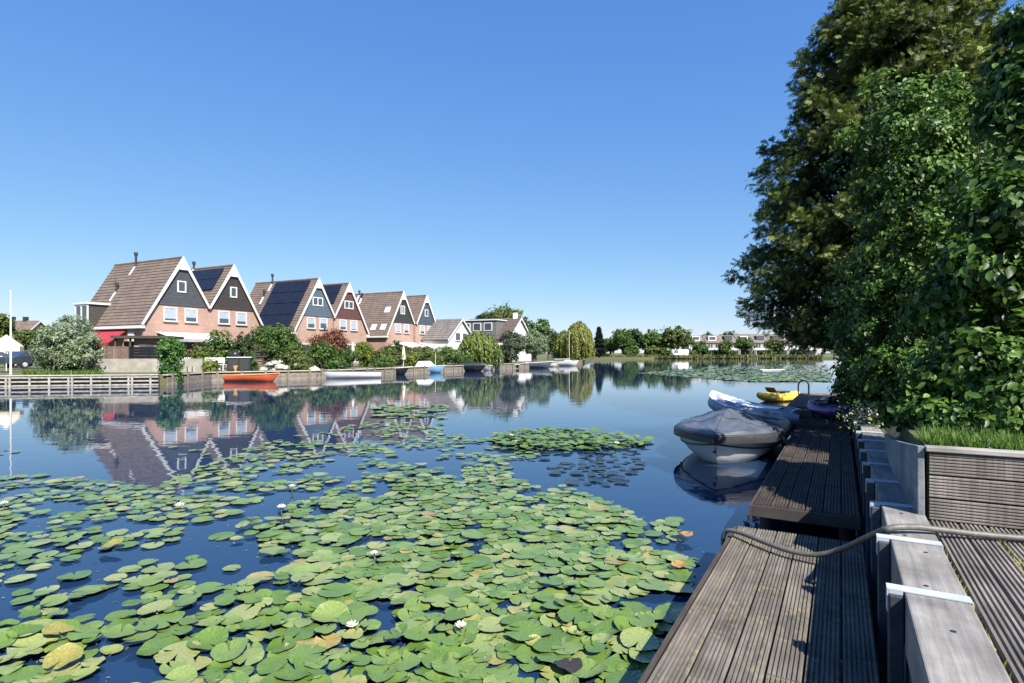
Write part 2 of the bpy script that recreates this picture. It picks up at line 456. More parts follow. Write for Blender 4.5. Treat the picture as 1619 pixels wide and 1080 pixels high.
deck = thing('deck', 'grey ridged timber deck with grass in the gaps', 'deck', dock(.5, -1.5, 0), DA)
for i in range(16):
    plank(deck, .012 + i*.15, 0.0, .80 + rnd.uniform(-.002, .002), .142, 6.13, W_DECK, 6)
MB().box(0, 2.42, .2, .28, .62, .76).build('bearer', DARKWOOD, deck); MB().box(0, 2.42, 5.8, 5.88, .62, .76).build('bearer', DARKWOOD, deck)

bed = thing('raised_bed_wall', 'low retaining wall of three ridged grey boards with a pale cap below the grass', 'retaining wall', dock(.49, 4.65, .79), R(-30 + 1.6))
for k in range(3):
    p = plank(bed, .012, .001, .005 + k*.148, .142, 2.9, W_WALL, 7)
    p.rotation_euler = (R(90), 0, R(-90)); p.location = (2.92, -.0, .148 + k*.148)
    p.rotation_mode = 'XYZ'
    p.matrix_local = Matrix(((0, -1, 0, 2.92), (0, 0, -1, 0), (1, 0, 0, .006 + k*.150), (0, 0, 0, 1)))
MB().box(.0, 2.94, -.014, .10, .456, .488).build('cap_board', W_CAP, bed, bevel=.005)
MB().box(.03, .09, .03, .09, -.2, .45).build('post', DARKWOOD, bed); MB().box(2.3, 2.36, .03, .09, -.2, .45).build('post', DARKWOOD, bed)
# side plank with a rounded far end
prof = [(0, .0), (.9, -.005), (1.55, .03), (1.95, .10), (2.2, .2), (2.26, .285), (2.18, .30), (1.5, .33), (.8, .40), (.02, .487)]
MB().prism_x(prof, -.045, -.004).build('side_plank', W_SIDE, bed, bevel=.006)

# grassy bank behind it
def bank_z(t, s):
    e = 1.25 if s < 6.7 else .80 + .45*min(1, max(0, (t - .55)/.5)) 
    return e
ts = [.50, .55, .7, .9, 1.1, 1.5, 2.5, 4, 7, 12, 20]; sg = [4.70, 5.2, 5.8, 6.4, 6.68, 6.9, 7.6, 9, 11, 14, 18, 23, 30, 33]
rows = [[tuple(dock(t, s, bank_z(t, s) + (rnd.uniform(-.02, .02) if t > .6 else -.01))) for t in ts] for s in sg]
b = MB().grid(rows)
b.add([rows[0][0], rows[0][-1], tuple(dock(20, 4.7, .5)), tuple(dock(.5, 4.7, .5))], [(0, 1, 2, 3)])
edge = [r[0] for r in rows]
for i in range(len(edge)-1):
    a, c = edge[i], edge[i+1]; b.add([a, c, (c[0], c[1], .5), (a[0], a[1], .5)], [(0, 1, 2, 3)])
GRASSG = mat('bank soil and turf', (.06, .095, .02), (.05, .045, .025), scale=3, rough=.95, bump=.5)
tag(b.build('bank', GRASSG), 'grass bank behind the raised bed', kind='structure')

def blades(name, label, n, fpos, h, m, cat='grass', seed=1, wd=.012):
    r = np.random.default_rng(seed)
    pos = np.array([fpos(r) for _ in range(n)])
    tip = nrmz(np.c_[r.normal(0, .35, (n, 2)), np.ones(n)])
    nr = nrmz(np.cross(tip, r.normal(0, 1, (n, 3))))
    hh = h*r.uniform(.4, 1.2, n)
    tv = [(-.5, 0, 0), (.5, 0, 0), (.35, .5, .06), (-.35, .5, .06), (0, 1, .25)]
    tv = np.array(tv)
    o = scatter(name, tv, [(0, 1, 2), (0, 2, 3), (3, 2, 4)], pos, nr, tip, np.c_[np.full(n, wd), hh, hh], r.random(n), m)
    return tag(o, label, cat, kind='stuff')
LG = leafmat('fresh grass', (.05, .10, .015), (.09, .18, .025), (.17, .26, .05), rough=.5, trans=.4)
LMOSS = leafmat('gap grass', (.10, .12, .02), (.22, .24, .05), (.38, .34, .10), rough=.6, trans=.3)
def f_top(r):
    t = .53 + r.random()**1.4*4.2; s = 4.77 + r.random()**1.3*.6
    return dock(t, s, 1.235)
blades('grass', 'tall bright grass along the top of the raised bed', 9000, f_top, .125, LG, seed=3, wd=.011)
def f_bank(r):
    return PD(r.uniform(36, 162), 33.4 + r.random()*2.6, .6)
blades('grass', 'patch of lawn below the willow bush on the left bank', 3500, f_bank, .28, LG, seed=6, wd=.05)
def f_gap(r):
    k = r.random()
    if k < .5: return dock(.485 + r.normal(0, .009), 1.2 + 3.4*r.random(), .775)
    i = r.choice([2, 3, 5], p=[.3, .5, .2]); return dock(.5 + .008 + i*.15 + r.normal(0, .008), 2.4 + r.random()*2.15, .785)
blades('grass', 'yellowish weeds sprouting in the gaps between deck boards', 1300, f_gap, .045, LMOSS, seed=4, wd=.008)

# thick grey hose over jetty and beam
hp = [P(1146, 872, .16), P(1143, 852, .30), P(1150, 839, .385), P(1172, 843, .40), P(1205, 856, .405), P(1245, 870, .41), P(1290, 877, .43), P(1330, 868, .52), P(1365, 852, .68), P(1392, 840, .82), P(1415, 834, .862),
      P(1450, 833.5, .862), P(1490, 838, .85), P(1540, 844, .835), P(1619, 851, .83), P(1700, 857, .83), P(1850, 860, .83)]
cp = []
for i in range(len(hp)-1):
    p0, p1, p2, p3 = hp[max(i-1, 0)], hp[i], hp[i+1], hp[min(i+2, len(hp)-1)]
    for u in np.linspace(0, 1, 6, endpoint=False):
        cp.append(.5*((2*p1) + (p2-p0)*u + (2*p0-5*p1+4*p2-p3)*u*u + (3*p1-p0-3*p2+p3)*u**3))
hose = MB().tube(cp, .0185, 12).build('hose', mat('grey hose', (.13, .12, .108), (.075, .07, .062), scale=30, rough=.55), smooth=True)
tag(hose, 'thick grey hose curving across the near jetty, beam and deck', 'hose')

# ------------------------------------------------------------------ boats
def hull_rows(L, B, Hs, stern=.86, bowrise=.28, n=16, k=6, draft=.16, rake=.35, strakes=0):
    rows = []
    for i in range(n+1):
        u = i/n
        hb = B/2*(1 - max(0, 1 - u/.46)**2.8)*(1 - (1-stern)*max(0, (u-.5)/.5)**2) + .004
        sh = Hs*(1 + bowrise*(1-u)**2.0); kz = -draft + (draft + Hs*.25)*max(0, 1 - u/.18)**2
        side = []
        for j in range(k+1):
            q = j/k
            z = sh + (kz - sh)*q
            x = hb*(1 - q**2.6)**(.62) if u > .02 else hb*(1-q)
            fl = 1 - .22*q*(1-u)
            if strakes and 0 < j < k: x += .012*(j % 2)
            y = u*L + rake*q*(1-u)**2
            side.append((x*fl, y, z))
        row = [(-x, y, z) for x, y, z in side] + [(x, y, z) for x, y, z in side[::-1][1:]]
        rows.append(row)
    return rows
def rowboat(name, label, loc, rz, L, B, Hs, hullm, rimm, inm, cat='boat', extra=None, **kw):
    t = thing(name, label, cat, loc, rz)
    rows = hull_rows(L, B, Hs, **kw)
    h = MB().grid(rows); h.add(rows[-1], [tuple(range(len(rows[-1])))])
    h.build('hull', hullm, t, smooth=True)
    inner = [[(x*.93, y + .03*(1-2*(i/len(rows))), max(z - .012, .06) if 0 < j < len(r)-1 else z - .004) for j, (x, y, z) in enumerate(r)] for i, r in enumerate(rows)]
    MB().grid(inner).build('interior', inm, t, smooth=True)
    MB().tube([r[0] for r in rows[::-1]] + [r[-1] for r in rows[1:]], .03, 6).build('gunwale', rimm, t, smooth=True)
    for y in (.4*L, .7*L):
        r = rows[int(y/L*(len(rows)-1))]
        MB().box(r[0][0]*.9, -r[0][0]*.9, y - .12, y + .12, Hs*.62, Hs*.62 + .035).build('thwart', rimm, t)
    if extra: extra(t, rows)
    return t
CREAM = mat('cream gelcoat', (.66, .65, .61), (.55, .54, .49), scale=2, rough=.3, coat=.3)
ORANGE = mat('orange paint', (.62, .13, .045), (.5, .10, .035), scale=2, rough=.4)
BLACKB = mat('black boat paint', (.02, .02, .022), rough=.35)
BLUEB = mat('light blue boat paint', (.22, .42, .62), (.17, .34, .52), rough=.35)
TARP = mat('grey tarpaulin', (.085, .10, .13), (.055, .065, .085), scale=3, rough=.45, bump=.35, bscale=5)
TARPD = mat('black tarpaulin', (.03, .032, .037), (.02, .022, .026), scale=3, rough=.5, bump=.3)

# the covered dinghy: bow towards the camera, alongside the jetty
bx = thing('covered_dinghy', 'cream dinghy under a peaked grey tarpaulin beside the jetty', 'boat', dock(-1.80, 9.75, 0), DA + R(1))
L, B, HS = 4.3, 1.86, .43
rows = hull_rows(L, B, HS, n=44, k=9, draft=.16, bowrise=.22, rake=.28, strakes=1)
hb_ = MB().grid(rows); hb_.add(rows[-1], [tuple(range(len(rows[-1])))])
hb_.build('hull', CREAM, bx, smooth=True)
for q, rr, mm in ((1, .022, mat('pale strake', (.7, .68, .62), rough=.35)), (3, .016, mat('dark strake', (.08, .075, .07), rough=.4))):
    MB().tube([(r[q][0]*1.01, r[q][1], r[q][2]) for r in rows[::-1]] + [(r[-1-q][0]*1.01, r[-1-q][1], r[-1-q][2]) for r in rows], rr, 6).build('rub_strake', mm, bx, smooth=True)
MB().tube([(r[0][0]*1.015, r[0][1] - .02, r[0][2]) for r in rows[::-1]] + [(r[-1][0]*1.015, r[-1][1] - .02, r[-1][2]) for r in rows], .035, 8).build('gunwale', DARKM, bx, smooth=True)
tr = []
for i, r in enumerate(rows):
    u = i/(len(rows)-1); hbm = abs(r[0][0]); line = []
    pk = .27*math.exp(-((u - .40)/.26)**2) + .10 + .10*max(0, u-.6)
    for v in np.linspace(-1, 1, 57):
        a = abs(v)
        if a > .93: z = r[0][2] + .01 - (a - .93)/.07*.12 + .0; x = hbm*1.05 + .012
        else:
            fall = 1 - (a/.93)
            z = r[0][2] + .02 + .07*min(1, fall*9) * min(1, u*10 + .2) + (pk - .06)*(fall**1.25)*min(1, u*6 + .02)
            x = hbm*1.05*(a/.93)
            wr = math.sin(v*23 + u*9 + 2*math.sin(u*13))*.010 + math.sin(v*9 - u*17 + 1.5*math.sin(v*5))*.016 - .03*abs(math.sin(u*9.4))**4*a
            yy = u*L; ang = math.atan2(x*math.copysign(1, v), yy - .40*L); dd = math.hypot(x, yy - .4*L)
            wr = .6*wr + .030*mnoise.noise((x*math.copysign(3, v), yy*3, 2)) + .018*mnoise.noise((x*math.copysign(8, v), yy*7, 5)) + .014*math.sin(ang*14 + 3*mnoise.noise((x, yy, 7)))*min(1, dd*1.2)
            z += wr*min(1, fall*4)*min(1, u*6)
        line.append((math.copysign(x, v), r[0][1] - .03*(1-u), z))
    tr.append(line)
MB().grid(tr, 0).build('tarpaulin', TARP, bx, smooth=True)
band = [[(math.copysign(x*1.012 + .004, x), y - .012, z) for x, y, z in [l[0], l[1], l[2], l[3]]] for l in tr]
band2 = [[(math.copysign(x*1.012 + .004, x), y - .012, z) for x, y, z in [l[-1], l[-2], l[-3], l[-4]]] for l in tr]
MB().grid(band).build('tarpaulin_skirt', TARPD, bx, smooth=True); MB().grid(band2).build('tarpaulin_skirt', TARPD, bx, smooth=True)
MB().lathe([(.0, 0), (.03, 0), (.03, .03), (0, .03)], 8, (0, .05, .25)).build('bow_eye', DARKM, bx)
#ob = MB().lathe([(.04, 0), (.17, .03), (.2, .18), (.16, .34), (.03, .4)], 12, (-.55, L + .1, .42)); ob.build('outboard_cover', TARPD, bx, smooth=True)
def mooring(label, pts, r=.012):
    tag(MB().tube(pts, r, 6).build('mooring_rope', mat('dark rope', (.05, .05, .05), rough=.9), smooth=True), label, 'rope')
for iu in (10, 20, 30):
    MB().tube([(x, y, z + .006) for x, y, z in tr[iu]], .0035, 5).build('strap', TARPD, bx, smooth=True)
MB().tube([(l[28][0], l[28][1], l[28][2] + .004) for l in tr], .004, 5).build('seam', TARPD, bx, smooth=True)
mooring('mooring rope from the covered dinghy to the jetty', [dock(-1.0, 12.2, .42), dock(-.9, 12.0, .34), dock(-.76, 11.8, .37), dock(-.7, 11.7, .36)])

# inflatable with white apron, lying across behind the dinghy
inf = thing('inflatable_boat', 'white inflatable boat with blue grey tubes tied behind the covered dinghy', 'boat', dock(-.72, 14.9, .1), R(50)); inf.scale = (.9, .9, .9)
GREYB = mat('blue grey rubber', (.30, .33, .40), (.23, .26, .33), scale=2, rough=.45)
path = []
for q in np.linspace(0, 1, 25):
    if q < .38: y = q/.38*1.75; x = -.52
    elif q > .62: y = (1-q)/.38*1.75; x = .52
    else:
        a = (q-.38)/.24*math.pi; y = 1.75 + math.sin(a)*.55; x = -.52*math.cos(a)
    path.append((x, y, .34 + .30*max(0, (y-.9)/1.4)**2))
rs = [.10 + .12*min(1, q*10) if q < .5 else .10 + .12*min(1, (1-q)*10) for q in np.linspace(0, 1, 25)]
MB().tube(path, rs, 12).build('tube', GREYB, inf, smooth=True)
WHITEB = mat('white boat cover', (.74, .75, .78), (.64, .65, .69), scale=3, rough=.4)
ap = []
for y in np.linspace(.62, 2.40, 12):
    hw = .74 if y < 1.75 else .74*math.sqrt(max(.02, 1 - ((y-1.75)/.70)**2))
    zc = .34 + .30*max(0, (y-.9)/1.4)**2
    ap.append([(x*hw, y, zc + .25 - .13*abs(x)**3 - .06*math.cos(x*1.5)*(1 - (y-.75)/2)) for x in np.linspace(-1, 1, 9)])
MB().grid(ap).build('deck_cover', WHITEB, inf, smooth=True)
MB().box(-.36, .36, .2, .25, .12, .52).build('transom', WHITEB, inf)
MB().box(-.45, .45, .2, 1.8, .1, .16).build('floor', GREYB, inf)
MB().box(-.4, .4, .55, .78, .42, .46).build('thwart', DARKM, inf)
mt = MB(); mt.prism_x([(-.22, .32), (.12, .32), (.14, .46), (.05, .54), (-.18, .5)], -.10, .10); mt.box(-.04, .04, .04, .12, -.2, .5)
mt.build('outboard_motor', DARKM, inf, smooth=True)

def kayak(label, loc, rz, m, seatm, L=2.7, B=.72, hgt=.30):
    t = thing('kayak', label, 'kayak', loc, rz); rows = []
    for i in range(19):
        u = i/18; e = max(.0, 1 - abs(2*u-1)**2.6); hb = B/2*e**.75 + .012; rise = .16*abs(2*u-1)**3
        rows.append([(hb*math.cos(a)*(1 if math.sin(a) < 0 else .97), (u-.5)*L, hgt*.5 + rise + hgt*.5*math.sin(a)*(e**.5*.85 + .15)) for a in np.linspace(0, 2*math.pi, 15)[:-1]])
    MB().grid(rows, closed=True).add(rows[0], [tuple(range(14))]).add(rows[-1], [tuple(range(13, -1, -1))]).build('hull', m, t, smooth=True)
    MB().tube([(.26*math.cos(a), .05 + .5*math.sin(a), hgt*.985 + .02) for a in np.linspace(0, 2*math.pi, 21)], .022, 6).build('cockpit_rim', seatm, t, smooth=True)
    MB().lathe([(.02, 0), (.24, 0), (.22, .02), (.0, .022)], 14, (0, .05, hgt*.985)).build('seat', seatm, t)
    sb = MB(); sb.grid([[(x, -.36 - .05*k + .10*x*x, hgt + .02 + .06*k) for x in np.linspace(-.24, .24, 7)] for k in range(4)])
    sb.build('backrest', seatm, t, smooth=True)
    return t
YEL = mat('yellow plastic', (.80, .56, .07), (.72, .48, .05), scale=2, rough=.35)
BROWNP = mat('dark brown cloth', (.07, .03, .02), rough=.8)
kayak('yellow kayak with a brown seat afloat at the far jetty', P(1231, 634, 0) + Vector((0, 0, -.05)), R(-66), YEL, BROWNP, 2.3, .85, .40)
PINK = mat('red plastic', (.62, .05, .11), (.5, .03, .08), rough=.35); PURP = mat('purple plastic', (.10, .03, .14), (.06, .03, .10), rough=.4)
kayak('red kayak lying on the shaded jetty behind a purple one', dock(-.02, 16.2, .425), DA + R(20), PINK, DARKM, 1.9, .7, .3)
kayak('purple kayak lying on the shaded jetty before the red one', dock(-.22, 14.9, .425), DA + R(28), PURP, DARKM, 1.7, .62, .32)
mooring('black mooring line on the jetty near the inflatable boat', [dock(-1.3, 12.9, .5), dock(-1.0, 13.2, .36), dock(-.8, 13.5, .44), dock(-.6, 13.6, .44)])

lad = thing('swim_ladder', 'dark metal swim ladder with two arched rails at the far jetty', 'ladder', dock(-1.17, 23.2, .4), R(65))
for x in (-.17, .17):
    MB().tube([(x, .17, .0), (x, .17, .28)] + [(x, .17*math.cos(a), .30 + .2*math.sin(a)) for a in np.linspace(.2, math.pi - .2, 9)] + [(x, -.17, .28), (x, -.17, -.9)], .02, 8).build('rail', mat('dark rail steel', (.08, .09, .10), rough=.35, metal=.6), lad, smooth=True)
for z in (-.1, -.35, -.6): MB().box(-.17, .17, -.19, -.11, z, z + .03).build('rung', DARKM, lad)

# ------------------------------------------------------------------ houses
RDIR = Vector((.446, .895, 0)); BDIR = Vector((-.895, .446, 0)); RA = math.atan2(.895, .446)
A1 = Vector((-28.5, 49.1, 0))
def row(p, y=0, z=0): return A1 + RDIR*p + BDIR*y + Vector((0, 0, z))
def roof_slope(x_top, z_top, x_bot, z_bot, y0, y1, course=.33, lip=.045, th=.12):
    """one roof slope as overlapping tile courses, extruded along the ridge"""
    d = Vector((x_bot - x_top, 0, z_bot - z_top)); L = d.length; d.normalize()
    up = Vector((-d.z, 0, d.x)) if d.x > 0 else Vector((d.z, 0, -d.x))
    if up.z < 0: up = -up
    n = max(1, round(L/course)); b = MB(); st = L/n; top = []
    for i in range(n):
        a = Vector((x_top, 0, z_top)) + d*(i*st); c = Vector((x_top, 0, z_top)) + d*((i+1)*st)
        top += [a + up*th*.0 + up*.02, c + up*(.02 + lip)]
    low = [Vector((x_bot, 0, z_bot)) - up*th, Vector((x_top, 0, z_top)) - up*th]
    poly = [(p.x, p.z) for p in top + low]
    area = sum(poly[i][0]*poly[(i+1) % len(poly)][1] - poly[(i+1) % len(poly)][0]*poly[i][1] for i in range(len(poly)))
    if area < 0: poly = poly[::-1]
    ys = [y0] + sorted(rnd.uniform(y0 + .4, y1 - .4) for _ in range(3)) + [y1]
    m = len(poly); vs = []
    for y in ys: vs += [(x, y, z) for x, z in poly]
    fs = [tuple(range(m))] + [tuple((len(ys)-1)*m + i for i in range(m-1, -1, -1))]
    for k in range(len(ys)-1):
        fs += [(k*m + (i+1) % m, k*m + i, (k+1)*m + i, (k+1)*m + (i+1) % m) for i in range(m)]
    b.add(vs, fs)
    return b, up
def window(parent, x0, x1, z0, z1, y=-.0, mull=0, sill=True, fw=.09, framem=None, sheen_blind=0.0):
    f = MB(); fm = framem or WHITE
    f.box(x0, x0 + fw, y - .06, y + .02, z0, z1); f.box(x1 - fw, x1, y - .06, y + .02, z0, z1)
    f.box(x0 + fw, x1 - fw, y - .06, y + .02, z1 - fw, z1); f.box(x0 + fw, x1 - fw, y - .06, y + .02, z0, z0 + fw)
    for k in range(mull):
        c = x0 + (x1-x0)*(k+1)/(mull+1); f.box(c - fw*.5, c + fw*.5, y - .055, y + .02, z0 + fw, z1 - fw)
    wo = f.build('window', fm, parent)
    MB().box(x0 + fw*.9, x1 - fw*.9, y - .02, y + .005, z0 + fw*.9, z1 - fw*.9).build('pane', GLASS, wo)
    if sheen_blind: MB().box(x0 + fw*.95, x1 - fw*.95, y - .03, y - .022, z1 - fw*.95 - (z1-z0-2*fw)*sheen_blind, z1 - fw*.95).build('sheen_blind', mat('pale blind', (.34, .38, .43), (.27, .3, .35), rough=.3), wo)  # blind over the pane, its grey-blue colour standing for reflected sky
    if sill: MB().box(x0 - .05, x1 + .05, y - .14, y - .061, z0 - .05, z0 + .02).build('sill', mat('grey sill', (.35, .34, .33), rough=.7), wo)
    return wo
APX, EZ, VX, VZ, EX, DEP = 10.1, 4.2, 2.475, 5.9, 3.45, 9.8
def canal_house(i, p, flip, label, clad, attic, w1, solar=None, vents=(), sky=(), awn=None, sheen_blind=0.0):
    """half of a pair; flip mirrors it so that the low eave is on the far side"""
    h = thing('canal_house', label, 'house', row(p), RA, 'gabled houses along the canal')
    s = -1 if flip else 1
    X = lambda x: x*s
    def poly(pts):
        q = [(X(x), z) for x, z in pts]; return q[::-1] if flip else q
    cl = poly([(-3.2, .45), (VX - .002, .45), (VX - .002, VZ - .25), (0, APX - .22), (-3.2, EZ + .05)])
    MB().prism_y(cl, 0, DEP - .2).build('wall', BRICK, h)
    k = (APX - VZ)/VX
    cz = 5.95; xl = (APX - .3 - cz)/1.71; xr = min(VX - .02, (APX - .3 - cz)/k)
    MB().prism_y(poly([(-xl, cz), (xr, cz), (0, APX - .3)]), -.07, -.002).build('gable_cladding', clad, h)
    gb = MB(); zz = cz + .22
    while zz < APX - .8:
        xa = (APX - .36 - zz)/1.71; xb = min(VX - .05, (APX - .36 - zz)/k); gb.box(min(X(-xa), X(xb)), max(X(-xa), X(xb)), -.082, -.0705, zz, zz + .025); zz += .22
    tag(gb.build('cladding_joint', clad, h), kind='stuff')
    for (xt, xb, zb) in ((0, -EX, EZ), (0, VX, VZ)):
        rb, up = roof_slope(0, APX, X(xb), zb, -.22, DEP); rf = rb.build('roof', ROOF, h)
        if xb < 0:
            left_up = up; left = rf
        else: right_up, right = up, rf
    # barge boards and white apex
    for xb, zb in ((-EX, EZ), (VX, VZ)):
        d = Vector((X(xb), 0, zb - APX)); L = d.length; d.normalize(); n = Vector((-d.z, 0, d.x)); n = n if n.z > 0 else -n
        a = Vector((0, 0, APX + .14)); c = Vector((X(xb), 0, zb)) + n*.075
        q = [(a.x, a.z), (c.x, c.z), (c.x - n.x*.17, c.z - n.z*.17), (a.x, a.z - .55)]
        ar = sum(q[i][0]*q[(i+1) % 4][1] - q[(i+1) % 4][0]*q[i][1] for i in range(4))
        MB().prism_y(q if ar > 0 else q[::-1], -.275 - (.003 if xb > 0 else 0), -.222).build('barge_board', WHITE, h)
    MB().prism_y(poly([(-.52, APX - 1.05), (.52*1.03, APX - 1.05), (.0, APX - .2)]), -.24, -.071).build('gable_peak', WHITE, h)
    MB().tube([(0, -.2, APX + .03), (0, DEP, APX + .03)], .10, 8).build('ridge_cap', ROOF, h)
    # eave fascia with gutter
    MB().box(min(X(-EX - .10), X(-EX + .25)), max(X(-EX - .10), X(-EX + .25)), -.2, DEP, EZ - .30, EZ - .06).build('fascia', WHITE, h)
    for c, bl in zip(w1, (sheen_blind, sheen_blind*.8)):
        c0, c1 = sorted((X(c - .58), X(c + .58))); window(h, c0, c1, 4.55, 5.78, 0, 0, sheen_blind=bl)
    aw, ah, mu = attic; window(h, -aw/2 - .05*s, aw/2 - .05*s, 7.1, 7.1 + ah, -.075, mu, sill=False, fw=.11)
    # ground floor glazing and door
    g0, g1 = sorted((X(-2.4), X(1.4))); window(h, g0, g1, .75, 2.9, 0, 2, sill=False)
    d0, d1 = sorted((X(1.6), X(2.3))); dr = MB().box(d0, d1, -.04, .0, .5, 2.6).build('door', DARKWOOD, h); MB().box(d0 + .08, d0 + .12, -.1, -.04, 1.4, 1.6).build('handle', STEEL, dr)
    fr = left if not flip else right     # the slope towards the camera
    xb, zb, upv = (-EX, EZ, left_up) if not flip else (-VX, VZ, right_up)
    def on(u, y, off=0): return Vector((xb*u, y, APX + (zb - APX)*u)) + upv*off
    if solar:
        u0, u1, y0, y1, nu, ny = solar
        for a in range(nu):
            for c in range(ny):
                ua, ub = u0 + (u1-u0)*a/nu + .006, u0 + (u1-u0)*(a+1)/nu - .006
                ya, yb = y0 + (y1-y0)*c/ny + .015, y0 + (y1-y0)*(c+1)/ny - .015
                vs = [on(ua, ya, .14), on(ub, ya, .14), on(ub, yb, .14), on(ua, yb, .14), on(ua, ya, .18), on(ub, ya, .18), on(ub, yb, .18), on(ua, yb, .18)]
                MB().add(vs, [(0,1,2,3),(7,6,5,4),(0,4,5,1),(1,5,6,2),(2,6,7,3),(3,7,4,0)]).build('solar_panel', SOLAR, fr)
    for u, y, hh, tall in vents:
        b0 = on(u, y, 0)
        MB().tube([b0, b0 + Vector((0, 0, hh))], .10, 8).lathe([(.0, 0), (.16, 0), (.16, .28), (0, .3)], 8, b0 + Vector((0, 0, hh))).build('vent_pipe', DARKM, fr)
        vs = [on(u + .01, y - .14, .075), on(u + .15, y - .14, .075), on(u + .15, y + .16, .075), on(u + .01, y + .16, .075)]
        MB().add(vs, [(0, 1, 2, 3)]).build('vent_flashing', mat('lead flashing', (.62, .62, .62), rough=.5), fr)
    for u, y in sky:
        for q, (a, c, o_) in enumerate(((.065, .42, .10), (.055, .34, .125))):
            vs = [on(u - a, y - c, o_ - .1), on(u + a, y - c, o_ - .1), on(u + a, y + c, o_ - .1), on(u - a, y + c, o_ - .1), on(u - a, y - c, o_), on(u + a, y - c, o_), on(u + a, y + c, o_), on(u - a, y + c, o_)]
            mb = MB().add(vs, [(0,1,2,3),(7,6,5,4),(0,4,5,1),(1,5,6,2),(2,6,7,3),(3,7,4,0)])
            if q == 0: so_ = mb.build('skylight', WHITE, fr)
            else: mb.build('skylight_pane', mat('skylight glass', (.55, .6, .64), rough=.12), h if False else fr)
    if awn:
        x0, x1, z0, dp, am = awn
        x0, x1 = sorted((X(x0), X(x1)))
        MB().add([(x0, -.08, z0), (x1, -.08, z0), (x1, -dp, z0 - .55), (x0, -dp, z0 - .55), (x0, -dp, z0 - .78), (x1, -dp, z0 - .78), (x0, -.08, z0 + .05), (x1, -.08, z0 + .05), (x1, -dp, z0 - .5), (x0, -dp, z0 - .5)],
                 [(0, 1, 2, 3), (6, 9, 8, 7), (9, 4, 5, 8), (0, 3, 9, 6), (1, 7, 8, 2), (3, 2, 5, 4)]).build('awning', am, h)
    return h
CL1 = mat('slate cladding', (.062, .068, .075), (.045, .05, .056), rough=.6)
CL2 = mat('blackish brown cladding', (.045, .036, .033), (.032, .026, .024), rough=.6)
CL3 = mat('blue grey cladding', (.085, .115, .15), (.065, .09, .12), rough=.6)
CL4 = mat('reddish brown cladding', (.11, .05, .042), (.08, .035, .03), rough=.6)
CL5 = mat('greenish black cladding', (.038, .042, .036), (.028, .03, .027), rough=.6)
CL6 = mat('dark blue cladding', (.06, .08, .105), (.045, .06, .08), rough=.6)
AWN = mat('white awning cloth', (.62, .60, .58), (.55, .53, .51), rough=.8)
h1 = canal_house(1, 0, False, 'brown roofed gable house nearest the camera, with slate grey gable', CL1, (.78, 1.0, 0), (-1.0, .85), None, ((.06, 6.2, 1.0, 1), (.47, 6.6, .55, 0)), (), (-2.2, 2.4, 3.6, 2.4, AWN), .85)
canal_house(2, 4.95, True, 'gable house with blackish brown gable and solar panels near the valley, second in the row', CL2, (.72, 1.0, 0), (-.95, .9), (.06, .58, .75, 6.4, 2, 5), ((.0, 5.6, .5, 1),), (), None, .75)
canal_house(3, 15.6, False, 'gable house with blue grey gable and a large black solar array', CL3, (1.5, .95, 1), (-.95, .85), (.03, .92, .75, 6.2, 4, 6), ((.04, 6.9, .9, 1), (.3, 7.2, .5, 0)), (), None, .6)
canal_house(4, 20.4, True, 'gable house with reddish brown gable and solar panels', CL4, (1.5, .95, 1), (-.95, .85), (.04, .60, .7, 5.4, 2, 5), (), (), None, .9)
canal_house(5, 30.8, False, 'gable house with greenish black gable and three skylights', CL5, (.9, 1.15, 1), (-.95, .85), None, ((.02, 7.4, .4, 0), (.10, 6.7, .45, 0)), ((.82, .9), (.82, 2.5), (.42, 1.3)), (-1.8, 2.4, 3.3, 2.2, AWN), .9)
canal_house(6, 36.2, True, 'farthest gable house of the row, with dark blue gable', CL6, (.8, 1.0, 0), (-.95, .85), None, (), (), (-2.0, 2.0, 3.3, 2.0, AWN), .9)
# dormer, red awning on house one
dm = MB().box(-4.05, -2.2, 6.3, 8.2, 4.25, 6.05).build('dormer', mat('dark dormer board', (.05, .045, .04), rough=.7), h1)
MB().box(-4.2, -2.0, 6.15, 8.35, 6.05, 6.22).build('dormer_roof', WHITE, dm)
dw = MB(); dw.box(-4.13, -4.052, 6.25, 6.40, 4.25, 6.05); dw.box(-4.13, -4.052, 7.2, 7.32, 4.25, 6.05); dw.box(-4.13, -4.052, 8.1, 8.25, 4.25, 6.05); dw.box(-4.125, -4.051, 6.4, 8.1, 4.25, 4.42); dw.box(-4.125, -4.051, 6.4, 8.1, 5.9, 6.05)
dw.build('dormer_window', WHITE, dm); MB().box(-4.08, -4.054, 6.4, 8.1, 4.4, 5.95).build('dormer_pane', GLASS, dm)
RED = mat('red awning cloth', (.30, .025, .04), (.25, .02, .03), rough=.8)
MB().add([(-3.22, 2.2, 3.85), (-3.22, 6.6, 3.85), (-4.7, 6.6, 2.75), (-4.7, 2.2, 2.75), (-4.7, 6.6, 2.45), (-4.7, 2.2, 2.45), (-3.22, 2.2, 3.78), (-4.69, 2.2, 2.68)], [(0, 3, 2, 1), (3, 5, 4, 2), (0, 6, 7, 3)]).build('awning', RED, h1)
o_ = MB(); o_.box(-3.30, -3.205, 1.2, 2.0, .6, 3.6); o_.box(-3.3, -3.205, 6.9, 7.8, .6, 3.4); o_.build('side_door', WHITE, h1)

